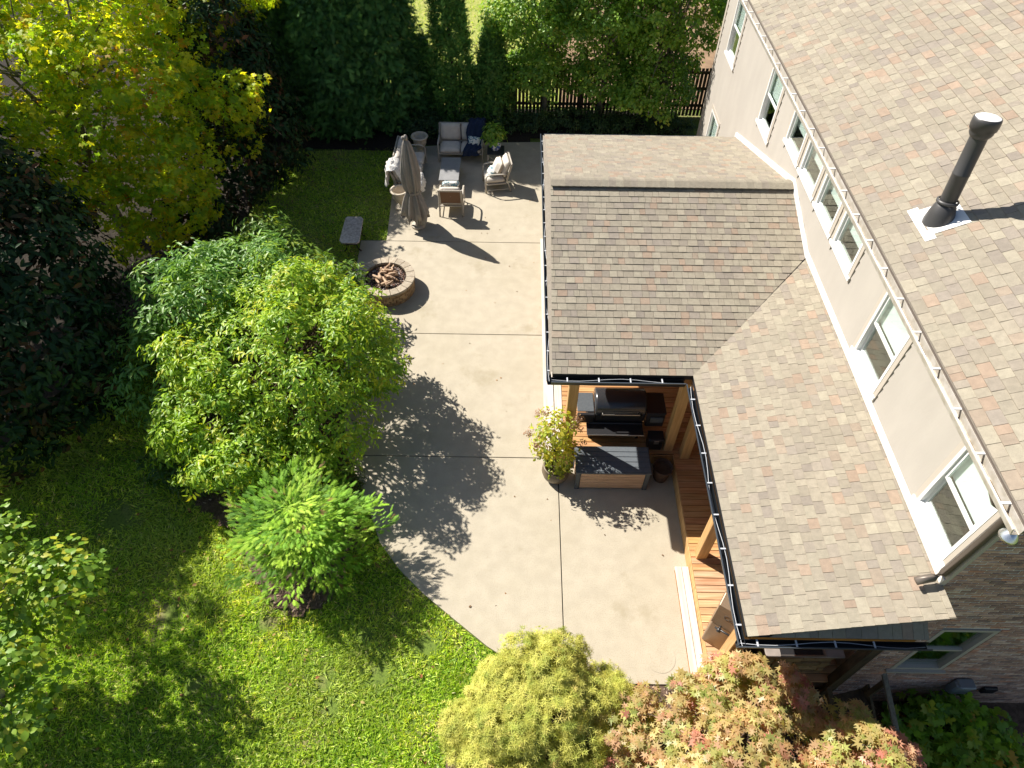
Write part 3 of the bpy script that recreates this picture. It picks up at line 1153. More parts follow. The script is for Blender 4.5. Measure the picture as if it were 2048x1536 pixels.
# main roof
XR0, YR0, YR1 = 5.20, 3.36, 20.2
XTOP = 11.0
ZTOP = ZG + MR * (XTOP - XR0)
mb = MB()
quad = [(XR0, YR0, ZG), (XTOP, YR0, ZTOP), (XTOP, YR1, ZTOP), (XR0, YR1, ZG)]
quad2 = [(XTOP, YR0, ZTOP), (16.8, YR0, ZG), (16.8, YR1, ZG), (XTOP, YR1, ZTOP)]
for q in (quad, quad2):
    vs = [Vector(p) for p in q] + [Vector(p) - Vector((0, 0, .13)) for p in q]
    mb.add(vs, [(0, 1, 2, 3), (7, 6, 5, 4), (0, 4, 5, 1), (1, 5, 6, 2), (2, 6, 7, 3), (3, 7, 4, 0)], (.26, .23, .19))
roofm = mb.build('roof', 'shingle', house, world=True)
sh = shingle_plane((XR0, YR0, ZG), (0, 1, 0), (1, 0, MR), [(-.02, -.03), (YR1 - YR0, -.03), (YR1 - YR0, 5.6), (-.02, 5.6)], .150, g1, wmin=.11, wmax=.25)
lay_shingles(roofm, [sh], 260)
mb = MB()
mb.box((XR0 - .02, YR0 + .02, ZG - .26), (XR0 + .03, YR1, ZG - .02))
mb.box((XR0 + .031, YR0 + .05, ZG - .24), (XW + .02, YR1 - .05, ZG - .20))
mb.build('soffit', 'brown_metal', house, world=True)
mg = gutter(house, (XR0 - .022, YR0 - .02, ZG - .035), (XR0 - .022, YR1, ZG - .035), (-1, 0, 0), wd=.125, hh=.11, mat='gutter_light', rim='white_trim', hang='white_trim', step=.62, cable=False, hangw=.03)
mb = MB()
gd = np.random.default_rng(9)
for i in range(60):
    yy = gd.uniform(YR0 + .1, YR1 - .3)
    ln = gd.uniform(.1, .5)
    mb.rbox((XR0 - .11, yy, ZG - .139), (XR0 - .045, yy + ln, ZG - .128 + gd.uniform(0, .012)), .003)
mb.build('leaf_litter', 'debris', mg, world=True, kind='stuff')
# downspout down the corner to the porch roof
mb = MB()
DS = [(XR0 - .08, YB + .12, ZG - .14), (XR0 + .02, YB + .10, ZG - .30), (XW - .07, YB + .06, ZG - .5), (XW - .07, YB + .06, ZT + .22), (XW - .16, YB + .04, ZT + .12), (XW - .36, YB + .02, ZT + .05)]
mb.tube(DS, .048, 10, flat=(1.15, .8))
mb.build('downspout', 'brown_metal', house, world=True, smooth=True)
mb = MB()
mb.lathe([(.0, .0), (.05, -.03), (.085, -.11), (.10, -.12), (.09, -.10), (.045, -.02), (0, .01)], 14, (XR0 - .05, YR0 + .02, ZG - .14))
mb.build('corner_lamp', 'galv', house, world=True, smooth=True)
# brick end wall: mortar bed with the bricks proud of it
WB = (6.30, 7.16, .50, 2.27)
mb = MB()
bx0, bx1, bz0 = XW + .021, 12.5, -1.6


def gable_top(x_):
    return ZG - .17 + MR * (min(x_, 2 * XTOP - x_) - XR0)


def mq(x0, x1, z0, z1f):
    vs = [(x0, YB, z0), (x1, YB, z0), (x1, YB, z1f(x1)), (x0, YB, z1f(x0))]
    vs += [(a, YB + .1, c) for a, b, c in vs]
    mb.add(vs, [(0, 1, 2, 3), (7, 6, 5, 4), (0, 4, 5, 1), (1, 5, 6, 2), (2, 6, 7, 3), (3, 7, 4, 0)])


mq(bx0, WB[0], bz0, gable_top)
mq(WB[1], bx1, bz0, gable_top)
mq(WB[0], WB[1], bz0, lambda v: WB[2] - .05)
mq(WB[0], WB[1], WB[3] + .05, gable_top)
bwall = mb.build('brick_wall', 'mortar', house, world=True)
BR = [(0.510, 0.318, 0.246), (0.461, 0.292, 0.234), (0.588, 0.396, 0.312), (0.382, 0.249, 0.205), (0.647, 0.464, 0.377), (0.323, 0.224, 0.197), (0.549, 0.284, 0.197)]
bl, bh = .196, .058
items = []
z, row = -1.55, 0
gb = np.random.default_rng(21)
while z < gable_top(9.6) and z < 7.2:
    x = bx0 - (.105 if row % 2 else 0)
    while x < 10.6:
        a, b = max(x, bx0 + .004), x + bl
        zt = z + bh
        inw = (b > WB[0] - .004 and a < WB[1] + .105) and (zt > WB[2] - .08 and z < WB[3] + .05)
        if inw:
            if a < WB[0] - .05 < b:
                b = WB[0] - .008
            elif a < WB[1] + .11 < b:
                a = WB[1] + .115
            else:
                a = b
        if b - a > .03 and zt < gable_top(a) and zt < gable_top(b):
            items.append((a, b, z, zt, BR[gb.choice(7, p=[.25, .2, .2, .12, .1, .07, .06])], gb.uniform(.003, .012)))
        x += bl + .016
    z += bh + .0185
    row += 1
zz = WB[2] - .07
while zz < WB[3]:
    items.append((WB[1] + .008, WB[1] + .108, zz, zz + .062, BR[gb.choice([0, 2, 6])], .016))
    zz += .0755
campos = Vector((0, 0, CAM_H))
items.sort(key=lambda t: (Vector(((t[0] + t[1]) / 2, YB, t[2])) - Vector((7.0, 2.0, 2.4))).length)
mass = MB()
for i, (a, b, z0, z1, col, pr) in enumerate(items):
    mb = MB() if i < 260 else mass
    v = gb.uniform(.85, 1.15)
    mb.box((a, YB - pr, z0), (b, YB + .02, z1), tuple(c * v for c in col))
    if i < 260:
        mb.build('brick', 'brick', bwall, world=True)
mass.build('brickwork', 'brick', bwall, world=True, kind='stuff')
# window in the brick wall
x0, x1, z0, z1 = WB
mb = MB()
f = .07
mb.box((x0, YB - .012, z0), (x0 + f, YB + .09, z1))
mb.box((x1 - f, YB - .012, z0), (x1, YB + .09, z1))
mb.box((x0 + f, YB - .01, z0), (x1 - f, YB + .09, z0 + f))
mb.box((x0 + f, YB - .01, z1 - f), (x1 - f, YB + .09, z1))
bw = mb.build('window', 'casing', house, world=True, label='double hung window in the brick end wall')
mb = MB()
mb.box((x0 + f, YB + .02, 1.30), (x1 - f, YB + .07, 1.36))
mb.build('meeting_rail', 'casing', bw, world=True)
mb = MB()
mb.box((x0 - .06, YB - .06, z0 - .05), (x1 + .06, YB + .04, z0 - .003))
mb.build('sill', 'casing', bw, world=True)
for a, b in ((z0 + f, 1.30), (1.36, z1 - f)):
    mb = MB()
    mb.box((x0 + f - .002, YB + .05, a - .002), (x1 - f + .002, YB + .056, b + .002))
    mb.build('pane', 'glass', bw, world=True)
# utility box, conduit, wall vent
mb = MB()
mb.rbox((7.60, YB - .16, -.32), (7.92, YB - .013, .06), .03)
mb.rbox((7.62, YB - .19, .05), (7.90, YB - .013, .10), .02)
mt = mb.build('utility_box', 'meter_grey', house, world=True)
mb = MB()
mb.tube([(7.66, YB - .07, -.33), (7.66, YB - .07, -.7), (7.50, YB - .10, -.95), (7.3, YB - .3, -1.30)], .028, 8)
mb.build('conduit', 'meter_grey', mt, world=True, smooth=True)
mb = MB()
mb.rbox((8.32, YB - .06, -.55), (8.56, YB - .013, -.34), .01)
for k in range(4):
    mb.box((8.33, YB - .075, -.53 + k * .05), (8.55, YB - .058, -.505 + k * .05))
mb.build('wall_vent', 'grill_black', house, world=True)
# flue pipe on the main roof
PXp, PYp = 5.93, 7.98
PZp = ZG + MR * (PXp - XR0)
mb = MB()
tl = Matrix.Translation((PXp, PYp, PZp)) @ Matrix.Rotation(math.atan(MR), 4, 'Y').inverted()
mb.box((-.30, -.36, .010), (-.16, .34, .018), mat=tl)
mb.box((-.16, -.27, .012), (.30, .27, .020), mat=tl)
flue = mb.build('flue_pipe', 'flashing_white', house, world=True)
lean = Matrix.Translation((PXp, PYp, PZp)) @ Matrix.Rotation(R(-7), 4, 'X') @ Matrix.Diagonal((.88, .88, 1.06, 1))
mb = MB()
mb.lathe([(.235, -.13), (.22, -.02), (.19, .10), (.155, .20), (.135, .22)], 28, mat=lean)
mb.lathe([(.155, .235), (.165, .24), (.165, .265), (.14, .275)], 28, mat=lean)
mb.build('boot', 'pipe_black', flue, world=True, smooth=True)
mb = MB()
mb.lathe([(.122, .15), (.122, .62), (.126, .625), (.126, .64), (.122, .645), (.122, 1.15)], 28, mat=lean)
mb.build('pipe', 'pipe_black', flue, world=True, smooth=True)
mb = MB()
mb.lathe([(.122, 1.10), (.15, 1.13), (.165, 1.16), (.165, 1.20), (.188, 1.205), (.188, 1.235), (.194, 1.24), (.194, 1.31), (.188, 1.335), (.175, 1.345)], 28, mat=lean)
mb.build('cap', 'pipe_black', flue, world=True, smooth=True)
mb = MB()
mb.lathe([(.172, 1.343), (.15, 1.352), (.08, 1.362), (0.001, 1.366)], 28, mat=lean)
mb.build('cap_lid', 'flashing_white', flue, world=True, smooth=True)

# ------------------------------------------------------------------ porch end: stairs, stone counter, grill hood
st = thing('wooden_stairs', 'dark weathered wooden stairs going down beside the brick wall under the porch end', 'stairs', (5.95, 2.4, -1.3))
for k in range(8):
    mb = MB()
    yy = 3.40 - .27 * (k + 1)
    zz = .33 - .19 * (k + 1)
    mb.rbox((5.52, yy, zz - .04), (6.38, yy + .29, zz), .006)
    mb.build('tread', 'old_wood', st, world=True)
for xx in (5.47, 6.385):
    mb = MB()
    mb.hexa([(xx, 1.2, -1.45), (xx + .045, 1.2, -1.45), (xx + .045, 3.42, .05), (xx, 3.42, .05),
             (xx, 1.2, -1.15), (xx + .045, 1.2, -1.15), (xx + .045, 3.42, .36), (xx, 3.42, .36)])
    mb.build('stringer', 'old_wood', st, world=True)
for xx, mt_ in ((6.41, 'rail_wood'), (5.44, 'old_wood')):
    mb = MB()
    mb.hexa([(xx - .04, 1.3, -.50), (xx + .04, 1.3, -.50), (xx + .04, 3.4, .92), (xx - .04, 3.4, .92),
             (xx - .04, 1.3, -.45), (xx + .04, 1.3, -.45), (xx + .04, 3.4, .97), (xx - .04, 3.4, .97)])
    hr = mb.build('handrail', mt_, st, world=True)
    for yy in (1.35, 3.30):
        mb = MB()
        zb = -1.45 if yy < 2 else -.4
        zt = -.46 + (yy - 1.35) * .676
        mb.rbox((xx - .04, yy - .04, zb), (xx + .04, yy + .04, zt), .005)
        mb.build('newel_post', 'old_wood', st, world=True)
st.rotation_euler = (0, 0, R(13))
st.location = (5.72, 2.4, -1.3)
ct = thing('outdoor_kitchen', 'stacked stone outdoor kitchen counter with grey top at the near end of the porch', 'kitchen counter', (4.6, 3.75, ZD))
mb = MB()
mb.rbox((4.02, 3.62, 1.21), (5.26, 4.55, 1.255), .008)
mb.build('countertop', 'counter_stone', ct, world=True)
mb = MB()
mb.box((4.10, 3.74, -.4), (5.20, 4.5, 1.20), col=(.1, .08, .06))
cbase = mb.build('base', 'stack_stone', ct, world=True)
gs = np.random.default_rng(4)
zz = -.4
while zz < 1.18:
    hh = gs.uniform(.09, .17)
    x = 4.08 - gs.uniform(0, .2)
    while x < 5.22:
        wd = gs.uniform(.2, .5)
        mb = MB()
        v = gs.uniform(.7, 1.2)
        mb.rbox((max(x, 4.08) + .006, 3.70 - gs.uniform(0, .03), zz + .006), (min(x + wd, 5.22) - .006, 3.742, min(zz + hh, 1.2) - .006), .012,
                col=(.34 * v, .24 * v * gs.uniform(.9, 1.1), .14 * v))
        if min(x + wd, 5.22) - max(x, 4.08) > .06:
            mb.build('stone', 'stack_stone', cbase, world=True)
        x += wd
    zz += hh
mb = MB()
mb.box((4.25, 3.64, 1.256), (4.92, 4.4, 1.262))
sk = mb.build('cooktop', 'grill_black', ct, world=True)
mb = MB()
mb.box((4.93, 3.625, 1.256), (4.955, 4.42, 1.275))
mb.box((4.24, 3.625, 1.257), (4.93, 3.645, 1.274))
mb.build('trim', 'steel', sk, world=True)
wb = thing('cloth', 'white cloth heaped on the porch floor behind the orange Japanese maple', 'cloth', (4.05, 3.72, ZD))
mb = MB()
gcl = random.Random(3)
mb.pillow((-.22, -.16, 0), (.22, .16, .30), .12, 8, wob=.025)
mb.build('heap', 'fur_white', wb, smooth=True)
gh = thing('gas_grill', 'bronze metal grill hood with two handle knobs showing past the porch gutter', 'grill', (3.70, 4.25, ZD), rz=R(-33))
# local frame: width along x, front towards -y
mb = MB()
mb.rbox((-.32, -.26, 0), (.32, .28, .80), .015)
mb.build('cabinet', 'hood_bronze', gh)
mb = MB()
pr = [(-.26, .81), (-.285, .86), (-.16, 1.26), (.05, 1.33), (.25, 1.22), (.28, .81)]
vs = [(sx, a, b) for sx in (-.34, .34) for a, b in pr]
k = len(pr)
mb.add(vs, [tuple(range(k)), tuple(range(2 * k - 1, k - 1, -1))] + [(i, k + i, k + (i + 1) % k, (i + 1) % k) for i in range(k)])
hood = mb.build('hood', 'hood_bronze', gh, bevel=.008)
mb = MB()
mb.tube([(-.24, -.345, .86), (.24, -.345, .86)], .016, 10)
for sx in (-.17, .17):
    mb.lathe([(.001, -.012), (.032, -.012), (.036, 0), (.032, .05), (.001, .055)], 14, mat=Matrix.Translation((sx, -.335, .85)) @ Matrix.Rotation(R(90), 4, 'X'))
    mb.tube([(sx, -.28, .875), (sx, -.345, .86)], .014, 8)
mb.build('handle', 'grill_black', hood, smooth=True)
tcu = bpy.data.curves.new('lettering', 'FONT')
tcu.body = 'Coy'
tcu.size = .13
tcu.extrude = .002
tmp = bpy.data.objects.new('tmp_lettering', tcu)
C.objects.link(tmp)
bpy.context.view_layer.update()
tme = bpy.data.meshes.new_from_object(tmp.evaluated_get(bpy.context.evaluated_depsgraph_get()))
bpy.data.objects.remove(tmp)
tob = bpy.data.objects.new('lettering', tme)
C.objects.link(tob)
tob.parent = hood
nrm = Vector((0, -.40, .125)).normalized()
tob.matrix_basis = Matrix(((1, 0, 0, -.20), (0, .298, -.9545, -.232), (0, .9545, .298, 1.05), (0, 0, 0, 1)))
tme.materials.clear()
tme.materials.append(MATS['brown_metal'])

# ------------------------------------------------------------------ pellet grill, deck box, pots
pg = thing('pellet_grill', 'large black pellet grill with barrel lid standing on the porch deck', 'grill', (2.2, 8.75, ZD))
z0 = -ZD


def P_(name, mat, fn, par=pg, **kw):
    mb = MB()
    fn(mb)
    return mb.build(name, mat, par, world=True, **kw)


P_('barrel', 'grill_black', lambda m: m.rbox((1.66, 8.46, ZD + .55), (2.70, 9.06, ZD + .80), .03))
lid = MB()
prof = []
for i in range(11):
    t = math.pi * (i / 10)
    prof.append((8.76 - .31 * math.cos(t), ZD + .80 + .30 * math.sin(t) ** .8))
vs = [(sx, a, b) for sx in (1.665, 1.68, 2.675, 2.69) for a, b in prof]
vs = []
for sx, sc in ((1.66, .94), (1.69, 1.0), (2.67, 1.0), (2.70, .94)):
    vs += [(sx, 8.76 + (a - 8.76) * sc, ZD + .80 + (b - ZD - .80) * sc) for a, b in prof]
k = len(prof)
fs = [tuple(range(k)), tuple(range(4 * k - 1, 3 * k - 1, -1))]
for j in range(3):
    for i in range(k - 1):
        fs.append((j * k + i, j * k + k + i, j * k + k + i + 1, j * k + i + 1))
lid.add(vs, fs)
lido = lid.build('lid', 'grill_lid', pg, world=True, smooth=False, bevel=.01)
for pgn in lido.data.polygons:
    pgn.use_smooth = True
P_('lid_handle', 'steel', lambda m: m.tube([(1.8, 8.44, ZD + .86), (1.8, 8.39, ZD + .87), (2.56, 8.39, ZD + .87), (2.56, 8.44, ZD + .86)], .014, 8), lido)
for sx in (1.77, 2.55):
    P_('hinge', 'iron', lambda m: m.box((sx, 8.40, ZD + .74), (sx + .06, 8.455, ZD + .84)))
P_('side_shelf', 'box_grey', lambda m: m.rbox((1.30, 8.52, ZD + .78), (1.645, 9.02, ZD + .81), .01))
P_('side_shelf_panel', 'grill_black', lambda m: m.rbox((1.30, 8.44, ZD + .52), (1.645, 8.515, ZD + .79), .01))
P_('hopper', 'grill_black', lambda m: m.rbox((2.72, 8.44, ZD + .42), (3.10, 8.98, ZD + .84), .02))
P_('hopper_lid', 'grill_black', lambda m: m.rbox((2.71, 8.43, ZD + .845), (3.11, 8.99, ZD + .875), .012))
P_('control_panel', 'box_grey', lambda m: m.rbox((2.80, 8.405, ZD + .60), (3.06, 8.438, ZD + .76), .008))
P_('front_shelf', 'grill_black', lambda m: m.rbox((1.50, 8.14, ZD + .49), (2.66, 8.455, ZD + .52), .008))
P_('shelf_rail', 'steel', lambda m: m.tube([(1.5, 8.13, ZD + .53), (2.66, 8.13, ZD + .53)], .011, 8))
P_('cabinet', 'grill_black', lambda m: m.rbox((1.55, 8.42, ZD + .10), (2.66, 9.0, ZD + .54), .015))
for sx in (1.62, 2.14):
    P_('cabinet_door', 'grill_black', lambda m: m.rbox((sx, 8.395, ZD + .13), (sx + .48, 8.418, ZD + .47), .006))
for sx in (1.58, 2.58):
    for sy in (8.46, 8.94):
        P_('leg', 'iron', lambda m: m.rbox((sx, sy - .03, ZD), (sx + .06, sy + .03, ZD + .11), .006))
P_('grease_bucket', 'steel', lambda m: m.lathe([(.05, 0), (.065, .14), (.068, .145), (.06, .14), (.045, .01), (.001, .008)], 16, (2.50, 8.27, ZD + .33)), smooth=True)

hb = thing('storage_box', 'black lidded drop box standing on the deck beside the pellet grill', 'box', (2.97, 8.27, ZD))
P_('body', 'grill_black', lambda m: m.rbox((2.80, 8.14, ZD + .0), (3.10, 8.38, ZD + .34), .02), hb)
P_('lid', 'grill_black', lambda m: m.rbox((2.785, 8.125, ZD + .345), (3.115, 8.385, ZD + .38), .015), hb)
P_('latch', 'steel', lambda m: m.rbox((2.90, 8.105, ZD + .26), (3.0, 8.123, ZD + .36), .004), hb)

bx = thing('deck_box', 'charcoal resin deck box with tan plank panels beside the porch', 'storage box', (2.0, 7.64, 0))
x0, x1, y0, y1 = 1.27, 2.75, 7.36, 7.97
P_('body', 'box_grey', lambda m: m.rbox((x0 + .03, y0 + .03, .01), (x1 - .03, y1 - .03, .60), .01), bx)
for (a, b) in (((x0, y0, 0), (x0 + .09, y0 + .09, .61)), ((x1 - .09, y0, 0), (x1, y0 + .09, .61)), ((x0, y1 - .09, 0), (x0 + .09, y1, .61)), ((x1 - .09, y1 - .09, 0), (x1, y1, .61))):
    P_('corner_post', 'box_grey', lambda m: m.rbox(a, b, .01), bx)
for k in range(5):
    P_('panel_board', 'box_tan', lambda m: m.rbox((x0 + .095, y0 + .012, .05 + k * .104), (x1 - .095, y0 + .032, .05 + k * .104 + .098), .006), bx)
    P_('panel_board', 'box_tan', lambda m: m.rbox((x0 + .012, y0 + .095, .05 + k * .104), (x0 + .032, y1 - .095, .05 + k * .104 + .098), .006), bx)
lidb = P_('lid', 'box_grey', lambda m: m.rbox((x0 - .02, y0 - .025, .615), (x1 + .02, y1 + .02, .665), .012), bx)
for k in range(5):
    P_('lid_board', 'box_lid', lambda m: m.rbox((x0 + .0, y0 + .005 + k * .122, .664), (x1 - .0, y0 + .118 + k * .122, .676), .006), lidb)

cp = thing('clay_pot', 'dark clay pot with scalloped rim standing between deck box and porch deck', 'pot', (3.07, 7.66, 0))
P_('pot', 'terracotta', lambda m: m.lathe([(.10, 0), (.135, .02), (.15, .10), (.135, .16), (.165, .20), (.175, .34), (.19, .40), (.205, .41), (.205, .45), (.185, .45), (.17, .40), (.15, .22), (.001, .20)], 28, (3.07, 7.66, 0)), cp, smooth=True)
P_('soil', 'soil', lambda m: m.lathe([(.165, .36), (.001, .37)], 20, (3.07, 7.66, 0)), cp)

hy = thing('potted_hydrangea', 'leafy yellow green hydrangea standard in a round bronze planter at the patio edge', 'potted plant', (.88, 7.66, 0))
P_('planter', 'pot_bronze', lambda m: m.lathe([(.15, 0), (.19, .01), (.26, .12), (.29, .24), (.28, .34), (.25, .38), (.265, .40), (.265, .43), (.235, .43), (.22, .36), (.001, .34)], 32, (.88, 7.66, 0)), hy, smooth=True)
YG = [(.52, .54, .06), (.42, .50, .07), (.62, .58, .08), (.26, .38, .06), (.58, .40, .16)]
cc, _ = foliage(hy, 'crown', 'leaf', [((.80, 7.78, 1.42), (.44, .42, .52)), ((.95, 7.66, .95), (.30, .3, .35)), ((.62, 7.72, 1.0), (.28, .28, .3))], 130, 6, .12, .095, leaf_t(.33), YG, [4, 4, 3, 2, .8], seed=31, lo=.4, upw=.35)
trunk(hy, (.88, 7.66, .36), (.82, 7.74, 1.25), .022, cc[::4], 'twig', rl=.5, seed=8)
foliage(hy, 'flower_heads', 'leaf', [((.80, 7.78, 1.44), (.52, .48, .56))], 20, 40, .075, .028, leaf4(.5), [(.34, .20, .13), (.27, .16, .10), (.40, .30, .16)], [3, 2, 1], seed=32, lo=.9, hi=1.12, zmin=-.3)
foliage(hy, 'underplanting', 'leaf', [((.88, 7.66, .46), (.27, .27, .15))], 60, 9, .07, .06, leaf_t(.4), [(.30, .36, .03), (.36, .40, .05), (.20, .28, .03), (.36, .26, .14)], [4, 3, 3, .6], seed=33, lo=.6, upw=.6)

# ------------------------------------------------------------------ fire pit
fpx, fpy, fr, fi, fh = -3.40, 13.42, .76, .54, .43
fp = thing('fire_pit', 'round tan stone block fire pit with gravel bed on the concrete patio', 'fire pit', (fpx, fpy, 0))
gf = np.random.default_rng(77)


def arc_block(mb, r0, r1, t0, t1, z0, z1, col, n=3):
    vs = []
    for zz in (z0, z1):
        for rr in (r0, r1):
            for i in range(n + 1):
                t = t0 + (t1 - t0) * i / n
                vs.append((rr * math.cos(t), rr * math.sin(t), zz))
    k = n + 1
    fs = []
    for i in range(n):
        a, b, c, d = i, k + i, 2 * k + i, 3 * k + i
        fs += [(a, a + 1, b + 1, b), (c, d, d + 1, c + 1), (b, b + 1, d + 1, d), (a + 1, a, c, c + 1)]
    fs += [(0, k, 3 * k, 2 * k), (n, 2 * k + n, 3 * k + n, k + n)]
    mb.add(vs, fs, col)


for c_ in range(4):
    n = 26
    for i in range(n):
        t0 = 2 * math.pi * (i + .5 * (c_ % 2)) / n
        v = gf.uniform(.75, 1.12)
        mb = MB()
        arc_block(mb, fi + .03, fr - .035 + gf.uniform(-.008, .008), t0 + .012, t0 + 2 * math.pi / n - .012, c_ * .088 + .003, c_ * .088 + .084, (.44 * v, .31 * v, .18 * v))
        mb.build('wall_block', 'pit_stone', fp)
n = 20
for i in range(n):
    t0 = 2 * math.pi * i / n
    v = gf.uniform(.85, 1.1)
    mb = MB()
    arc_block(mb, fi, fr, t0 + .008, t0 + 2 * math.pi / n - .008, .358, fh + gf.uniform(-.003, .003), (.43 * v, .375 * v, .295 * v))
    mb.build('cap_stone', 'pit_stone', fp, bevel=.006)
mb = MB()
mb.lathe([(fi + .04, 0), (fi + .04, .355)], 40)
mb.lathe([(fi - .0, .29), (.001, .33)], 40)
mb.build('liner', 'pit_ash', fp)
# pebble bed
N = 1500
rr_ = np.sqrt(gf.uniform(0, 1, N)) * (fi - .03)
tt_ = gf.uniform(0, 2 * np.pi, N)
pos = np.stack([fpx + rr_ * np.cos(tt_), fpy + rr_ * np.sin(tt_), .31 + gf.uniform(0, .04, N) + .04 * (1 - rr_ / fi)], 1)
oc = [(1, 0, 0), (0, 1, 0), (-1, 0, 0), (0, -1, 0), (0, 0, .8), (0, 0, -.8)]
of = [(0, 1, 4), (1, 2, 4), (2, 3, 4), (3, 0, 4), (1, 0, 5), (2, 1, 5), (3, 2, 5), (0, 3, 5)]
scatter_mesh('gravel', 'lava', pos, gf.normal(size=(N, 3)) * .4 + np.array([0, 0, 1]), gf.normal(size=(N, 3)), gf.uniform(.012, .030, N), oc, of,
             palette(gf, N, [(.07, .055, .05), (.16, .11, .09), (.34, .26, .21), (.46, .42, .40), (.27, .15, .11)], [3, 3, 3, 1.5, 3]), fp, kind='stuff')
for i in range(26):
    t = gf.uniform(0, 2 * math.pi)
    rr = gf.uniform(.05, .36)
    a = gf.uniform(0, math.pi) if i > 7 else t + gf.uniform(-.4, .4)
    ln = gf.uniform(.16, .38)
    zc = .40 + .02 * (i % 4) + (.03 if i > 9 else 0)
    c_ = Vector((rr * math.cos(t), rr * math.sin(t), zc))
    d_ = Vector((math.cos(a), math.sin(a), gf.uniform(-.2, .25))) * ln / 2
    rad = gf.uniform(.022, .040)
    mb = MB()
    pts = [c_ - d_, c_ - d_ * .5 + Vector((0, 0, gf.uniform(-.01, .02))), c_ + Vector((gf.uniform(-.02, .02), gf.uniform(-.02, .02), .01)), c_ + d_ * .5, c_ + d_]
    mb.tube([p + Vector((fpx, fpy, 0)) for p in pts], [rad * .8, rad * 1.05, rad, rad * .95, rad * .7], 8)
    lo_ = mb.build('fire_log', 'log_ceramic', None, smooth=True)
    tag(lo_, 'brown ceramic log piled in the round fire pit', 'log', 'logs in the fire pit')
# granite slab bench
be = thing('stone_bench', 'polished granite slab bench on dark scrolled iron legs beside the fire pit', 'bench', (-4.56, 15.3, 0))
bp = [(-4.84, 14.80), (-4.76, 14.70), (-4.36, 14.70), (-4.29, 14.78), (-4.34, 15.78), (-4.42, 15.88), (-4.80, 15.88), (-4.85, 15.80)]
P_('slab', 'granite', lambda m: m.prism(bp, .43, .475), be, bevel=.006)
for yy in (14.95, 15.6):
    for sx in (-1, 1):
        P_('leg', 'iron', lambda m: m.tube([(-4.57 + sx * .20, yy, .43), (-4.57 + sx * .23, yy, .33), (-4.57 + sx * .14, yy, .22), (-4.57 + sx * .16, yy, .08), (-4.57 + sx * .24, yy, .01 + gz(-4.6, yy) * (sx < 0))], .016, 8), be, smooth=True)
    P_('stretcher', 'iron', lambda m: m.tube([(-4.71, yy, .22), (-4.43, yy, .22)], .012, 6), be)

# ------------------------------------------------------------------ seating group
def seat_piece(name, label, cat, loc, rz, wd, ncush, dp=.80, back_sling=True):
    """Deep seating: local x = width, front towards -y."""
    t = thing(name, label, cat, loc, rz)
    hw = wd / 2
    fr_ = 'frame_paint'
    for sx in (-1, 1):
        mb = MB()      # front leg running up into the curved arm and down to the rear leg
        X = sx * (hw - .03)
        pts = [(X, -.36, 0), (X, -.37, .30), (X, -.36, .52), (X, -.30, .60), (X, -.18, .625), (X, .12, .615), (X, .27, .60)]
        mb.tube(pts, .028, 8, flat=(1.0, .6))
        mb.build('arm', fr_, t, smooth=True)
        mb = MB()
        mb.tube([(X, .40, 0), (X, .33, .25), (X, .27, .45), (X, .33, .70), (X, .42, .92)], .024, 8, flat=(.8, 1.1))
        mb.build('rear_leg', fr_, t, smooth=True)
        mb = MB()
        mb.tube([(X, -.36, .10), (X, .37, .10)], .014, 6)
        mb.build('stretcher', fr_, t)
    mb = MB()
    mb.rbox((-hw + .04, -.36, .26), (hw - .04, .28, .30), .01)
    mb.build('seat_frame', fr_, t)
    tb = rotm('X', -16, (0, .27, .40))
    mb = MB()
    mb.rbox((-hw + .035, .27, .34), (-hw + .085, .31, .96), .008, tb)
    mb.rbox((hw - .085, .27, .34), (hw - .035, .31, .96), .008, tb)
    mb.rbox((-hw + .085, .272, .90), (hw - .085, .308, .96), .008, tb)
    mb.rbox((-hw + .085, .272, .36), (hw - .085, .308, .42), .008, tb)
    bf = mb.build('back_frame', fr_, t)
    if back_sling:
        mb = MB()
        mb.box((-hw + .085, .285, .42), (hw - .085, .295, .90), mat=tb)
        mb.build('sling', 'sling', bf)
    cw = (wd - .14) / ncush
    for i in range(ncush):
        a = -hw + .07 + i * cw
        mb = MB()
        mb.pillow((a + .005, -.37, .30), (a + cw - .005, .24, .43), .05, 8)
        mb.build('seat_cushion', 'cushion', t, smooth=True)
        mb = MB()
        mt_ = tb @ Matrix.Translation((0, .26, .44)) @ Matrix.Rotation(R(90), 4, 'X')
        mb.pillow((a + .01, 0, -.0), (a + cw - .01, .52, .13), .07, 8, mat=mt_)
        mb.build('back_cushion', 'cushion', t, smooth=True)
    return t


seat_piece('loveseat', 'pale cushioned loveseat facing the patio at the back of the seating group', 'loveseat', (-1.84, 19.85, 0), 0, 1.46, 2)
seat_piece('sofa', 'pale cushioned sofa beside the closed umbrella with white throw on its near arm', 'sofa', (-3.32, 18.45, 0), R(90), 2.05, 3)
seat_piece('armchair', 'armchair seen from behind with brown woven back, nearest to the coffee table end', 'armchair', (-1.93, 16.98, 0), R(180), .74, 1)
seat_piece('armchair', 'armchair facing left with round back pillow beside the dark side table', 'armchair', (-.66, 18.18, 0), R(-80), .74, 1)

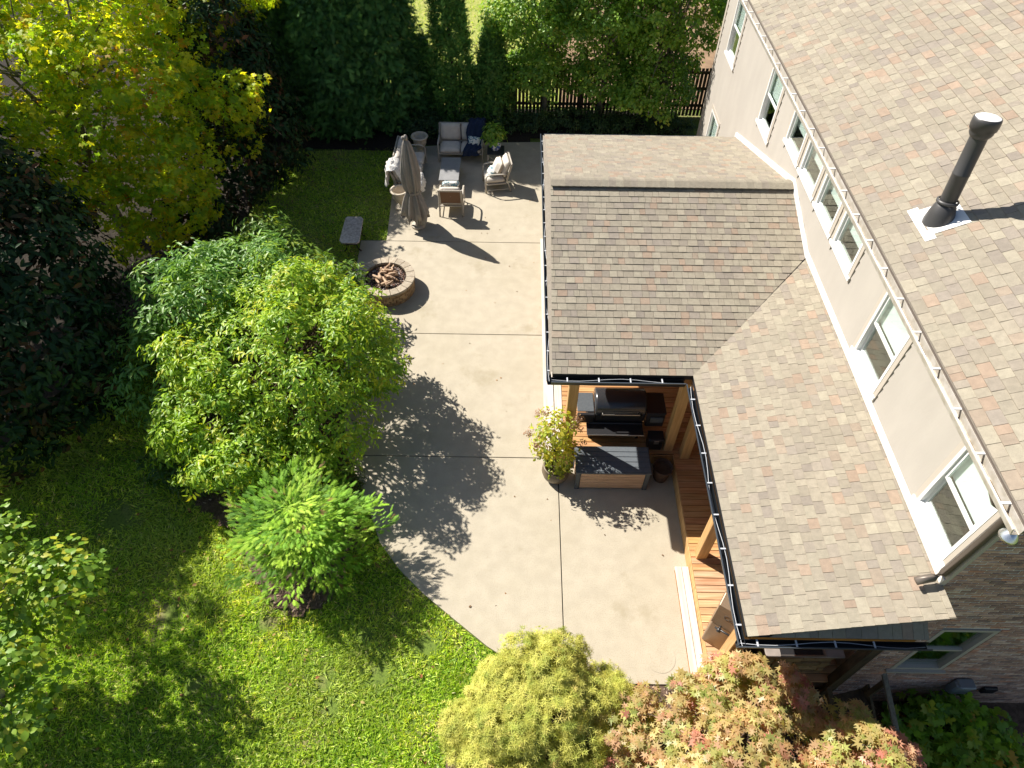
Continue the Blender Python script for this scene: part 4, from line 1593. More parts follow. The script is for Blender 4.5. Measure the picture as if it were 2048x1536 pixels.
# loose pillows and throws
pw = MB()
pw.pillow((-.21, -.15, -.05), (.21, .15, .05), .09, 8)
o = pw.build('throw_pillow', 'pillow_print', None, smooth=True)
o.matrix_world = Matrix.Translation((-1.40, 19.72, .60)) @ Matrix.Rotation(R(62), 4, 'X') @ Matrix.Rotation(R(-8), 4, 'Z')
tag(o, 'teal and white leaf print pillow lying on the navy throw', 'pillow')
pw = MB()
pw.pillow((-.23, -.23, -.06), (.23, .23, .06), .12, 8)
o = pw.build('throw_pillow', 'cushion', None, smooth=True)
o.matrix_world = Matrix.Translation((-.60, 18.20, .70)) @ Matrix.Rotation(R(-80), 4, 'Z') @ Matrix.Rotation(R(66), 4, 'X')
tag(o, 'plump off-white pillow against the back of the left-facing armchair', 'pillow')
pw = MB()
pw.pillow((-.20, -.13, -.05), (.20, .13, .05), .08, 8)
o = pw.build('throw_pillow', 'pillow_print', None, smooth=True)
o.matrix_world = Matrix.Translation((-.80, 18.14, .54)) @ Matrix.Rotation(R(-80), 4, 'Z') @ Matrix.Rotation(R(55), 4, 'X')
tag(o, 'small blue grey print pillow on the seat of the left-facing armchair', 'pillow')
pw = MB()
pw.pillow((-.25, -.07, -.05), (.25, .07, .05), .08, 8, wob=.006)
o = pw.build('throw_pillow', 'pillow_print', None, smooth=True)
o.matrix_world = Matrix.Translation((-1.92, 16.86, .93)) @ Matrix.Rotation(R(20), 4, 'X')
tag(o, 'white patterned pillow showing over the back of the brown woven armchair', 'pillow')


def drape(name, mat, label, path, wd, axis, seed, thick=.03, amp=.02):
    """cloth strip laid along a path of points; axis = width direction."""
    g = random.Random(seed)
    path = [Vector(p) for p in path]
    pts = []
    for a, b in zip(path[:-1], path[1:]):
        for i in range(5):
            pts.append(a.lerp(b, i / 5))
    pts.append(path[-1])
    axis = Vector(axis).normalized()
    nw = 14
    vs, fs = [], []
    L = len(pts)
    for s in (1, 0):
        for i, p in enumerate(pts):
            d = (pts[min(i + 1, L - 1)] - pts[max(i - 1, 0)]).normalized()
            nn = axis.cross(d).normalized()
            if nn.z < 0:
                nn = -nn
            wv = wd * (1 + .12 * math.sin(i * .7 + seed) + g.uniform(-.03, .03))
            for j in range(nw + 1):
                u = j / nw * 2 - 1
                h_ = amp * math.sin(u * 9 + i * .35 + seed) + amp * .6 * g.uniform(-1, 1)
                vs.append(p + axis * (u * wv / 2 + .02 * math.sin(i * .9)) + nn * ((thick if s else 0) * (1 - u ** 8 * .9) + h_ + .012))
    K = L * (nw + 1)
    for i in range(L - 1):
        for j in range(nw):
            a = i * (nw + 1) + j
            fs.append((a, a + 1, a + nw + 2, a + nw + 1))
            fs.append((K + a + nw + 1, K + a + nw + 2, K + a + 1, K + a))
    for i in range(L - 1):
        for j in (0, nw):
            a = i * (nw + 1) + j
            fs.append((a, a + nw + 1, K + a + nw + 1, K + a))
    mb = MB()
    mb.add(vs, fs)
    o = mb.build(name, mat, None, smooth=True)
    tag(o, label, 'blanket')
    return o


drape('throw_blanket', 'fur_navy', 'fluffy navy throw hanging over the right side of the loveseat', [(-1.32, 20.36, .62), (-1.30, 20.33, 1.02), (-1.33, 20.12, 1.06), (-1.38, 19.78, .62), (-1.42, 19.55, .50), (-1.50, 19.42, .46), (-1.52, 19.40, .30)], .52, (1, .1, 0), 5, .035, .022)
drape('throw_blanket', 'fur_white', 'fluffy white throw spread across the near arm of the sofa', [(-3.86, 17.62, .50), (-3.80, 17.66, 1.02), (-3.60, 17.70, .98), (-3.40, 17.68, .60), (-3.1, 17.66, .58), (-2.90, 17.62, .55), (-2.86, 17.60, .30)], .62, (0, 1, .05), 9, .05, .03)

ctb = thing('coffee_table', 'rectangular grey topped coffee table with crossed metal legs between the seats', 'coffee table', (-2.08, 18.40, 0))
P_('top', 'table_grey', lambda m: m.rbox((-2.38, 17.78, .42), (-1.78, 19.03, .455), .008), ctb)
P_('apron', 'frame_paint', lambda m: m.box((-2.35, 17.81, .36), (-1.81, 19.0, .418)), ctb)
for sx in (-2.34, -1.85):
    for sy in (17.82, 18.96):
        P_('leg', 'frame_paint', lambda m: m.rbox((sx, sy, 0), (sx + .035, sy + .035, .37), .004), ctb)
for sy in (17.835, 18.975):
    P_('brace', 'frame_paint', lambda m: (m.tube([(-2.32, sy, .06), (-1.84, sy, .34)], .010, 6), m.tube([(-2.32, sy + .012, .34), (-1.84, sy + .012, .06)], .010, 6)), ctb)
stb = thing('side_table', 'square dark topped side table between loveseat and left-facing armchair', 'side table', (-.70, 19.42, 0))
P_('top', 'table_dark', lambda m: m.rbox((-.98, 19.16, .47), (-.44, 19.68, .50), .006), stb)
for sx in (-.97, -.485):
    for sy in (19.17, 19.635):
        P_('leg', 'frame_paint', lambda m: m.rbox((sx, sy, 0), (sx + .035, sy + .035, .47), .004), stb)
P_('brace', 'frame_paint', lambda m: (m.tube([(-.95, 19.18, .08), (-.47, 19.18, .42)], .010, 6), m.tube([(-.95, 19.195, .42), (-.47, 19.195, .08)], .010, 6)), stb)
pp = thing('potted_plant', 'leafy green plant in blue and white ceramic pot on the side table', 'potted plant', (-.72, 19.45, .50))
P_('pot', 'pot_blue', lambda m: m.lathe([(.11, .50), (.12, .51), (.165, .60), (.175, .70), (.165, .78), (.17, .80), (.15, .80), (.14, .74), (.001, .73)], 28, (-.72, 19.45, 0)), pp, smooth=True)
cc, _ = foliage(pp, 'foliage', 'leaf', [((-.72, 19.5, 1.02), (.36, .34, .30))], 55, 7, .12, .12, leaf_t(.3), [(.18, .36, .05), (.32, .48, .06), (.11, .24, .04), (.5, .55, .08)], [4, 3, 2, 1], seed=41, lo=.4, upw=.5)
trunk(pp, (-.72, 19.45, .72), (-.72, 19.48, .95), .012, cc[::4], 'twig', rl=.6, seed=4, name='stem')


def urn(loc, label):
    t = thing('urn', label, 'urn', loc)
    mb = MB()
    mb.rbox((-.17, -.17, 0), (.17, .17, .05), .008)
    mb.build('plinth', 'urn_stone', t)
    mb = MB()
    mb.lathe([(.14, .05), (.12, .07), (.07, .12), (.065, .15), (.09, .18), (.14, .22), (.20, .34), (.225, .50), (.23, .54), (.27, .56), (.28, .585), (.265, .61), (.225, .61), (.205, .56), (.18, .40), (.10, .28), (.001, .26)], 32)
    mb.build('bowl', 'urn_stone', t, smooth=True)
    return t


urn((-3.46, 17.03, 0), 'empty cream stone urn on a square foot in front of the sofa, beside the umbrella')
urn((-3.18, 20.02, 0), 'cream stone urn behind the far arm of the sofa')

um = thing('patio_umbrella', 'tall closed grey beige patio umbrella tied at the waist beside the sofa', 'umbrella', (-2.86, 16.12, 0))
mb = MB()
mb.lathe([(.001, 0), (.2, 0), (.2, .05), (.18, .075), (.05, .09), (.045, .22), (.001, .22)], 28)
mb.build('base', 'frame_paint', um, smooth=True)
mb = MB()
mb.tube([(0, 0, .05), (-.03, .02, 1.4), (-.07, .04, 2.72)], .022, 10)
mb.build('pole', 'frame_paint', um, smooth=True)
gu = random.Random(6)
ph = [gu.uniform(0, 6) for _ in range(8)]
prof = [(.31, .34), (.33, .42), (.30, .62), (.245, .85), (.20, 1.02), (.155, 1.13), (.15, 1.18), (.185, 1.30), (.21, 1.5), (.215, 1.75), (.19, 2.0), (.155, 2.25), (.12, 2.45), (.085, 2.6), (.05, 2.68), (.001, 2.72)]


def fold(i, k):
    t = 2 * math.pi * k / 96
    z_ = prof[i][1]
    d = .26 * (1 - abs(z_ - 1.15) / 3.2)
    return 1 + d * math.sin(8 * t + ph[0] + .25 * math.sin(z_ * 2)) + .14 * math.sin(15 * t + z_ * 1.2 + ph[1]) + .08 * math.sin(3 * t + ph[2] + z_)


mb = MB()
mb.lathe(prof, 96, fold=fold, mat=Matrix(((1, 0, -.028, 0), (0, 1, .015, 0), (0, 0, 1, 0), (0, 0, 0, 1))))
for i in range(96):      # uneven hem
    x_, yy, zz = mb.v[i]
    mb.v[i] = (x_, yy, zz + .12 * math.sin(8 * 2 * math.pi * i / 96 + ph[0]) + .06 * math.sin(i * .5))
mb.build('canopy', 'canopy', um, smooth=True)
mb = MB()
mb.lathe([(.175, 1.13), (.18, 1.16), (.175, 1.19)], 32, mat=Matrix(((1, 0, -.028, 0), (0, 1, .015, 0), (0, 0, 1, 0), (0, 0, 0, 1))))
mb.build('tie_strap', 'canopy', um, smooth=True)
mb = MB()
mb.lathe([(.001, 2.70), (.05, 2.70), (.055, 2.78), (.03, 2.83), (.001, 2.84)], 14, (-.075, .04, 0))
mb.rbox((-.18, .0, 2.70), (-.10, .08, 2.80), .02)
mb.build('finial', 'canopy', um, smooth=True)

# ------------------------------------------------------------------ fence
fe = thing('picket_fence', 'dark brown wooden picket fence along the back of the yard', 'fence', (-1, 22.7, 0))
x = -9.5
gfe = random.Random(12)
while x < 6.9:
    mb = MB()
    hgt = 1.72 + gfe.uniform(-.015, .015)
    z0 = gz(x, 22.7)
    mb.prism([(x, 22.72), (x + .098, 22.72), (x + .098, 22.74), (x, 22.74)], z0 + .04, z0 + hgt)
    mb.build('picket', 'fence_wood', fe, world=True)
    x += .128
for zz in (.35, .95, 1.5):
    mb = MB()
    mb.box((-9.5, 22.675, zz - .045), (6.95, 22.717, zz + .045))
    mb.build('rail', 'fence_wood', fe, world=True)
x = -9.4
while x < 7:
    mb = MB()
    mb.rbox((x, 22.58, -.2), (x + .09, 22.672, 1.8), .006)
    mb.build('post', 'fence_wood', fe, world=True)
    x += 2.3

# ------------------------------------------------------------------ trees and shrubs
def tree(name, label, cat, base, group=None):
    return thing(name, label, cat, base, group=group)


def conifer(name, label, base, h, r, n, size, pal, wts, seed, power=.8, mat='needle', tmpl=None, lo=.72, group=None, up=.25, zlo=.02):
    """Columnar or conical conifer: flat sprays held out from a central stem."""
    g = np.random.default_rng(seed)
    t = tree(name, label, 'tree', base, group)
    nb_ = int(n / 10)
    tz = g.uniform(zlo, 1, nb_) ** .9
    ang = g.uniform(0, 2 * np.pi, nb_)
    lump = 1 + .13 * np.sin(ang * 3 + tz * 9 + seed) + .10 * np.sin(ang * 5 - tz * 17 + seed)
    prof_ = np.clip((1 - tz) / .999, 0, 1) ** power * np.clip(.55 + tz * 4, 0, 1)
    rad = r * prof_ * lump * g.uniform(lo, 1.03, nb_)
    cpos = np.stack([base[0] + rad * np.cos(ang), base[1] + rad * np.sin(ang), base[2] + tz * h], 1)
    ii = np.repeat(np.arange(nb_), 10)
    N = len(ii)
    cr = size * .75
    pos = cpos[ii] + g.normal(size=(N, 3)) * cr * np.array([.55, .55, .7])
    rdir = np.stack([np.cos(ang), np.sin(ang), np.zeros(nb_)], 1)[ii]
    tan = rdir * .8 + g.normal(size=(N, 3)) * .45 + np.array([0, 0, up])
    nor = rdir * .5 + np.array([0, 0, .6]) + g.normal(size=(N, 3)) * .5
    cb = palette(g, nb_, pal, wts, .2)[ii]
    col = cb * (1 + g.uniform(-.2, .2, (N, 1)))
    tv, tf = tmpl or frond_t(4)
    scatter_mesh('crown', mat, pos, nor, tan, size * g.uniform(.65, 1.3, N), tv, tf, col, t)
    mb = MB()
    mb.tube([(base[0], base[1], base[2] - .2), (base[0], base[1], base[2] + h * .5), (base[0], base[1], base[2] + h * .92)], [.11, .07, .02], 8)
    mb.build('trunk', 'bark', t, smooth=True, world=True)
    return t


DK = [(.085, .21, .055), (.12, .27, .07), (.06, .15, .045), (.17, .33, .08)]
conifer('cedar_tree', 'tall dark green cedar at the back, just right of the dark magnolia', (-7.7, 22.4, gz(-7.7, 22.4)), 6.3, 1.75, 17000, .30, DK, [4, 3, 3, 1], 51, .55)
conifer('cedar_tree', 'tall dark green cedar at the back, in the middle of the three', (-6.1, 21.9, gz(-6.1, 21.9)), 6.0, 1.7, 17000, .30, DK, [4, 4, 3, 1], 52, .55)
conifer('cedar_tree', 'tall dark green cedar at the back, beside the small arborvitae', (-4.55, 22.3, gz(-4.5, 22.3)), 6.2, 1.45, 16000, .28, DK, [4, 4, 2, 1.5], 53, .5)
conifer('cedar_tree', 'tall dark green cedar behind the dark magnolia, leftmost of the hedge', (-9.7, 22.3, gz(-9.7, 22.3)), 6.2, 1.9, 12000, .34, DK, [4, 3, 3, 1], 57, .55)
AR = [(.11, .25, .05), (.15, .31, .06), (.075, .18, .04), (.22, .36, .08)]
conifer('arborvitae', 'short pointed arborvitae between the dark cedars and the tall column', (-3.15, 22.35, gz(-3.1, 22.3)), 2.75, .50, 5200, .15, AR, [4, 3, 3, 1], 54, .62, up=.9)
conifer('arborvitae', 'tall narrow arborvitae column in front of the sunlit neighbouring lawn', (-2.22, 22.0, gz(-2.2, 22)), 5.4, .74, 14000, .16, AR, [4, 4, 2, 1], 55, .36, up=.9)
conifer('arborvitae', 'arborvitae column half hidden behind the leftmost hornbeam by the fence', (-.88, 22.05, gz(-.9, 22)), 3.3, .66, 9000, .16, AR, [4, 4, 2, 1], 56, .5, up=.9)

HB = [(.20, .38, .05), (.27, .46, .06), (.13, .27, .04), (.38, .52, .08), (.50, .52, .07)]
for k, (bx_, by_, lab, sd) in enumerate(((.83, 22.28, 'leafy green hornbeam by the fence, leftmost of the three', 61), (2.72, 22.1, 'leafy green hornbeam by the fence, in the middle of the three', 62),
                                          (4.60, 21.7, 'leafy green hornbeam by the fence, nearest to the house wall', 63))):
    t = tree('hornbeam_tree', lab, 'tree', (bx_, by_, gz(bx_, by_)), 'hornbeams along the back fence')
    el = [((bx_, by_ - .2, 1.7), (1.25, 1.2, .95)), ((bx_ - .12, by_, 2.3), (1.05, 1.0, 1.25)), ((bx_ - .55, by_ - .1, 3.7), (1.2, 1.2, 1.6)), ((bx_ + .5, by_ + .1, 3.8), (1.2, 1.2, 1.6)), ((bx_, by_, 5.0), (1.15, 1.1, 1.3))]
    cc, _ = foliage(t, 'crown', 'leaf', lumpy(el, 30, .45, sd, .88), 1150, 17, .23, .11, leaf4(.36), HB, [4, 4, 3, 2, .5], seed=sd, lo=.5, upw=.6, outw=.5, droop=.3)
    trunk(t, (bx_, by_, gz(bx_, by_)), (bx_ + .15, by_ + .05, 3.6), .105, cc[::22], 'bark_pale', rl=.35, seed=sd)

MP_ = [(.45, .55, .035), (.32, .47, .04), (.70, .66, .04), (.20, .34, .035), (.68, .46, .04), (.62, .24, .045)]
t = tree('maple_tree', 'large maple turning yellow and orange in the upper left corner', 'tree', (-11.2, 15.6, gz(-11.2, 15.6)))
ML = [(-12.21, 17.26, 5.1000000000000005), (-10.57, 17.09, 5.3), (-9.71, 18.35, 4.7), (-8.91, 19.23, 4.1000000000000005), (-8.54, 20.06, 4.3), (-11.02, 15.04, 4.7), (-9.76, 15.32, 4.7), (-9.1, 16.34, 4.1000000000000005), (-8.48, 17.19, 3.3), (-7.95, 16.76, 2.7), (-11.27, 14.2, 3.7), (-10.01, 14.23, 3.7), (-9.19, 14.89, 3.2), (-8.6, 15.55, 2.4000000000000004), (-11.19, 14.21, 2.5), (-9.97, 14.33, 2.3), (-9.25, 14.79, 1.7), (-12.04, 13.68, 2.7)]
el = [((a, b, c), (1.25, 1.25, 1.1)) for a, b, c in ML] + [((-13.2, 16.8, 6.0), (2.4, 2.4, 2.2)), ((-12.0, 14.6, 4.4), (2.2, 2.2, 2.2)), ((-10.6, 17.2, 5.2), (2.0, 2.0, 1.9)), ((-14.0, 14.2, 4.6), (2.0, 2.0, 2.0))]
cc, _ = foliage(t, 'crown', 'leaf_autumn', lumpy(el, 90, .55, 71, .85), 2500, 15, .26, .105, star_t(5, .5, 2.2), MP_, [5, 4, 3.6, 1.6, .8, .3], seed=71, lo=.5, hi=1.16, upw=.7, outw=.4, jitter=1.0, droop=.3)
trunk(t, (-11.2, 15.6, gz(-11.2, 15.6)), (-10.9, 15.4, 5.2), .16, cc[::60], 'bark_pale', rl=.3, seed=71)

MG = [(.016, .040, .015), (.024, .058, .018), (.04, .08, .022), (.08, .045, .02), (.14, .06, .025)]
t = tree('magnolia_tree', 'dark glossy evergreen magnolia between the yellow maple and the cedars', 'tree', (-8.4, 19.0, gz(-8.4, 19)))
cc, _ = foliage(t, 'crown', 'leaf_gloss', [((-8.4, 19.0, 2.6), (1.7, 1.7, 2.5)), ((-8.7, 19.4, 4.0), (1.3, 1.3, 1.8)), ((-7.4, 18.2, 1.6), (1.2, 1.2, 1.5)), ((-8.3, 17.0, 1.2), (1.2, 1.2, 1.3)), ((-8.9, 15.4, .8), (1.1, 1.2, .9))], 1000, 11, .26, .19, leaf_t(.24), MG, [5, 4, 2, 1.2, .5], seed=72, lo=.65, upw=.35, outw=.7)
trunk(t, (-8.4, 19, gz(-8.4, 19)), (-8.4, 19, 4.5), .12, cc[::25], seed=72)
t = tree('magnolia_tree', 'dark glossy evergreen magnolia at the left edge below the yellow maple', 'tree', (-10.6, 10.6, gz(-10.6, 10.6)))
cc, _ = foliage(t, 'crown', 'leaf_gloss', [((-10.4, 10.4, 2.6), (1.9, 2.2, 2.4)), ((-9.6, 9.0, 1.9), (1.5, 1.6, 1.7)), ((-11.2, 11.4, 3.6), (1.8, 1.8, 2.2)), ((-10.9, 8.6, 2.4), (1.6, 1.6, 2.2)), ((-10.4, 7.6, 1.9), (1.4, 1.4, 1.9))], 1250, 13, .28, .19, leaf_t(.24), MG, [5, 4, 2, 1, .4], seed=73, lo=.65, upw=.35, outw=.7)
trunk(t, (-10.6, 10.6, gz(-10.6, 10.6)), (-10.6, 10.4, 4.2), .13, cc[::30], seed=73)
t = tree('offscreen_tree', 'broad dark green tree out of view past the left edge, beside the dark magnolia', 'tree', (-13.2, 11.0, gz(-13.2, 11.0)))  # wholly out of view, added for the shade it casts on lawn and magnolia
cc, _ = foliage(t, 'crown', 'leaf', lumpy([((-13.0, 11.0, 5.6), (2.2, 2.4, 2.4)), ((-12.6, 9.0, 5.2), (1.9, 1.9, 2.0)), ((-14.4, 12.8, 6.0), (2.2, 2.2, 2.3))], 40, .7, 74), 900, 20, .34, .14, leaf4(.34), [(.05, .10, .02), (.08, .14, .022), (.13, .15, .02)], [4, 3, 1], seed=74, lo=.6)
trunk(t, (-13.2, 11.0, gz(-13.2, 11.0)), (-13.2, 11.0, 5.0), .2, cc[::40], seed=74)

# the big shrub beside the patio, its bluer neighbour and the one behind
SH = [(.31, .49, .04), (.42, .58, .05), (.19, .36, .035), (.58, .60, .05), (.12, .25, .03)]
SB = [(.17, .34, .08), (.23, .42, .09), (.11, .25, .06), (.32, .47, .08)]
t = tree('shrub', 'large rounded yellow green shrub overhanging the patio beside the fire pit', 'shrub', (-4.5, 9.1, gz(-4.5, 9.1)))
el = [((-4.35, 9.05, 2.0), (1.8, 1.75, 1.25)), ((-5.55, 9.0, 1.75), (1.5, 1.6, 1.2)), ((-3.8, 8.2, 1.5), (1.25, 1.2, .95)), ((-4.75, 10.3, 2.0), (1.7, 1.2, 1.1)), ((-5.5, 7.7, 1.25), (1.35, 1.05, .95)), ((-3.45, 9.7, 1.75), (1.1, 1.2, .95)), ((-4.4, 7.25, 1.0), (1.1, .7, .7)), ((-6.2, 8.4, 1.2), (.9, 1.0, .9))]
cc, _ = foliage(t, 'crown', 'leaf', lumpy(el, 75, .34, 81, .9), 2500, 12, .15, .122, leaf_t(.20, .05, -.22), SH, [5, 4, 3, 1.6, 1.6], seed=81, lo=.60, hi=1.08, upw=.55, outw=.45, jitter=.6, flat=.6, droop=.1)
trunk(t, (-4.5, 9.1, gz(-4.5, 9.1)), (-4.5, 9.0, 1.7), .05, cc[::16], 'twig', rl=.55, seed=81, stems=6)
t = tree('shrub', 'blue green shrub on the left behind the large yellow green one', 'shrub', (-6.9, 10.3, gz(-6.9, 10.3)))
cc, _ = foliage(t, 'crown', 'leaf', lumpy([((-6.7, 10.4, 1.8), (1.55, 1.5, 1.35)), ((-7.4, 9.4, 1.3), (1.2, 1.4, 1.1)), ((-6.0, 11.3, 1.8), (1.3, 1.2, 1.15))], 30, .32, 82, .93), 900, 13, .2, .155, leaf_t(.18, .05, -.2), SB, [4, 4, 2, 2], seed=82, lo=.6, hi=1.08, upw=.55, flat=.6, droop=.1)
trunk(t, (-6.9, 10.3, gz(-6.9, 10.3)), (-6.8, 10.3, 1.5), .045, cc[::14], 'twig', rl=.55, seed=82, stems=4)
t = tree('shrub', 'mid green narrow leaved shrub at the back of the bed near the bench', 'shrub', (-5.7, 12.5, gz(-5.7, 12.5)))
cc, _ = foliage(t, 'crown', 'leaf', lumpy([((-5.8, 12.5, 1.35), (1.4, 1.1, 1.15)), ((-4.8, 11.8, 1.35), (1.0, 1.0, .9))], 20, .35, 83), 440, 13, .2, .155, leaf_t(.18, .05, -.2), [(.14, .27, .04), (.20, .33, .045), (.09, .18, .03), (.30, .38, .05)], [4, 4, 2, 1], seed=83, lo=.6, hi=1.08, upw=.55, flat=.6, droop=.1)
trunk(t, (-5.7, 12.5, gz(-5.7, 12.5)), (-5.7, 12.4, 1.2), .04, cc[::14], 'twig', rl=.55, seed=83, stems=4)
t = tree('shrub', 'low green leafy shrub in the shade under the left side of the large shrub', 'shrub', (-6.7, 7.6, gz(-6.7, 7.6)))
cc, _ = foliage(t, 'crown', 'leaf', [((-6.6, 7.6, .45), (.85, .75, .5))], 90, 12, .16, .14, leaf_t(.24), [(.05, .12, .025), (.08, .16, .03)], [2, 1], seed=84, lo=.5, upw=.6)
t = tree('barberry_bush', 'dark red barberry between the large shrub and the bright green cypress', 'shrub', (-4.95, 6.75, gz(-4.95, 6.75)))
cc, _ = foliage(t, 'crown', 'leaf', [((-4.95, 6.8, .40), (.62, .55, .45)), ((-4.4, 6.95, .35), (.4, .4, .4))], 150, 22, .11, .035, leaf4(.4), [(.10, .025, .03), (.16, .05, .05), (.06, .02, .025), (.12, .06, .035)], [4, 2, 3, 1], seed=85, lo=.5, upw=.5)
trunk(t, (-4.95, 6.75, gz(-4.95, 6.75)), (-4.95, 6.8, .4), .015, cc[::10], 'twig', rl=.5, seed=85, stems=4)
t = tree('boxwood_bush', 'small rounded green bush at the patio edge under the large shrub', 'shrub', (-3.45, 7.35, gz(-3.45, 7.35)))
cc, _ = foliage(t, 'crown', 'leaf', [((-3.5, 7.25, .35), (.5, .45, .38))], 90, 22, .10, .035, leaf4(.42), [(.05, .10, .02), (.08, .14, .025), (.18, .14, .03)], [4, 3, .6], seed=86, lo=.5, upw=.5)

# bright green cypress with layered fans
t = tree('cypress_shrub', 'bright green layered cypress shrub beside the curved patio edge', 'shrub', (-3.85, 6.0, gz(-3.85, 6.0)))
g = np.random.default_rng(90)
nb_ = 120
ang = g.uniform(0, 2 * np.pi, nb_)
tz = g.uniform(0.04, 1, nb_)
rad = 1.08 * (1 - tz ** 1.6) ** .5 * g.uniform(.5, 1.15, nb_) * (1 + .18 * np.sin(ang * 4 + 1) + .12 * np.sin(ang * 7))
cpos = np.stack([-3.87 + rad * np.cos(ang), 5.85 + rad * .98 * np.sin(ang), .15 + 1.75 * tz * (1 - .12 * (rad / 1.3))], 1)
k = 46
ii = np.repeat(np.arange(nb_), k)
rd = np.stack([np.cos(ang), np.sin(ang), .28 + .5 * tz], 1)
s_along = g.uniform(-.42, .36, (len(ii), 1))
side = np.stack([-np.sin(ang), np.cos(ang), 0 * ang], 1)[ii]
sdv = g.normal(size=(len(ii), 1)) * .15 * (1.0 - s_along * 1.7)
pos = cpos[ii] + rd[ii] * s_along + side * sdv + np.array([0, 0, -.22]) * (s_along ** 2) + g.normal(size=(len(ii), 3)) * .014
tan = rd[ii] * .9 + side * (sdv * 4) + g.normal(size=(len(ii), 3)) * .18 + np.array([0, 0, -.1])
nor = np.array([0, 0, 1.0]) - rd[ii] * .25 + g.normal(size=(len(ii), 3)) * .22
HC = [(.20, .40, .035), (.29, .50, .04), (.12, .27, .03), (.37, .55, .055)]
col = palette(g, nb_, HC, [4, 4, 2, 2], .15)[ii] * (1 + g.uniform(-.2, .2, (len(ii), 1)))
col[g.random(len(ii)) < .025] = (.22, .13, .05)
tv, tf = frond_t(6, .032, .38)
scatter_mesh('crown', 'needle', pos, nor, tan, .17 * g.uniform(.6, 1.25, len(ii)), tv, tf, col, t)
trunk(t, (-3.85, 6.0, gz(-3.85, 6)), (-3.8, 6.0, 1.5), .05, cpos[::5], 'bark', rl=.4, seed=90)

# golden thread cypress
t = tree('golden_cypress', 'golden yellow thread-leaf cypress mound at the near end of the patio', 'shrub', (.45, 2.75, gz(.45, 2.75)))
el = [((.48, 2.75, .78), (1.05, 1.15, .92)), ((-.15, 2.45, .55), (.8, .9, .75)), ((1.05, 2.7, .60), (.72, .9, .75)), ((.5, 1.7, .6), (1.0, .8, .75)), ((.35, 3.2, .85), (.75, .66, .66))]
GD = [(.54, .53, .115), (.62, .60, .15), (.44, .47, .09), (.29, .35, .065), (.62, .50, .16)]
cc, _ = foliage(t, 'crown', 'needle', lumpy(el, 50, .26, 91, .93), 3000, 12, .10, .07, tuft_t(6, .05), GD, [5, 4, 4, 2, .5], seed=91, lo=.72, hi=1.06, upw=.55, outw=.9, jitter=.5, flat=.85, droop=.5)
trunk(t, (.45, 2.75, gz(.45, 2.75)), (.45, 2.6, .8), .05, cc[::50], 'bark', rl=.3, seed=91, stems=2)

# Japanese maple in autumn colour
t = tree('japanese_maple', 'Japanese maple with orange and pink autumn leaves in front of the porch end', 'tree', (3.5, 2.3, gz(3.5, 2.3)))
JM = [(.56, .37, .17), (.52, .42, .16), (.60, .38, .24), (.42, .45, .12), (.58, .24, .18), (.28, .34, .09), (.56, .48, .20)]
el = [((2.5, 2.3, 1.15), (1.0, .85, .7)), ((3.5, 2.45, 1.45), (1.05, .9, .8)), ((4.4, 2.2, 1.2), (1.0, .8, .75)), ((3.2, 1.6, 1.3), (1.3, .8, .8)), ((3.0, 3.05, 1.0), (.6, .42, .55)), ((4.55, 1.75, 1.0), (.9, .6, .6)), ((2.2, 1.7, .9), (.8, .7, .7))]
kp = lambda p: ~((p[:, 1] > 3.48) & (p[:, 2] > .2))
cc, _ = foliage(t, 'crown', 'leaf', lumpy(el, 34, .34, 92), 760, 15, .16, .088, star_t(7, .34, 2.6), JM, [4, 4, 3, 3, 1.6, 2.2, 3], seed=92, lo=.62, hi=1.10, upw=.9, outw=.3, jitter=.5, flat=.45, droop=.25, keep=kp)
foliage(t, 'side_branch', 'leaf', [((5.38, 2.2, 1.45), (.42, .34, .36)), ((5.15, 1.85, 1.2), (.5, .4, .4))], 52, 14, .15, .086, star_t(7, .34, 2.6), [(.60, .31, .23), (.56, .24, .19), (.60, .39, .24)], [4, 2, 2], seed=93, lo=.4, upw=.9, outw=.3, jitter=.5, flat=.5)
foliage(t, 'side_branch', 'leaf', [((4.15, 3.0, 1.55), (.30, .30, .45))], 18, 14, .13, .085, star_t(7, .34, 2.6), JM, [4, 2, 4, 1, 3, 1, 1], seed=94, lo=.3, upw=.9, outw=.3, flat=.6, keep=kp)
foliage(t, 'side_branch', 'leaf', [((1.95, 2.95, .75), (.16, .2, .4))], 12, 12, .11, .075, star_t(7, .34, 2.6), JM, [4, 2, 4, 1, 3, 1, 1], seed=97, lo=.3, upw=.9, outw=.3, flat=.6, keep=kp)
trunk(t, (3.5, 2.3, gz(3.5, 2.3)), (3.5, 2.25, 1.1), .06, list(cc[::14]) + [(5.35, 2.2, 1.4), (5.15, 1.85, 1.2)], 'bark', rl=.45, seed=92, stems=3)

# oakleaf hydrangea beside the brick wall
t = tree('oakleaf_hydrangea', 'oakleaf hydrangea with large lobed green leaves in front of the brick wall', 'shrub', (7.7, 2.9, gz(7.7, 2.9)))
OK = [(.22, .42, .04), (.30, .52, .05), (.13, .28, .035), (.44, .52, .06), (.65, .38, .06)]
cc, _ = foliage(t, 'crown', 'leaf', [((7.5, 3.0, -.75), (.85, .65, .65)), ((8.2, 2.75, -.85), (.75, .6, .55)), ((7.7, 2.3, -.7), (.95, .6, .6))], 190, 7, .19, .165, lobed_t(), OK, [5, 4, 3, 1.6, .35], seed=95, lo=.55, hi=1.12, upw=.7, outw=.4, jitter=1.1, flat=.6)
trunk(t, (7.7, 2.9, gz(7.7, 2.9)), (7.7, 2.8, -.7), .02, cc[::8], 'twig', rl=.6, seed=95, stems=4)

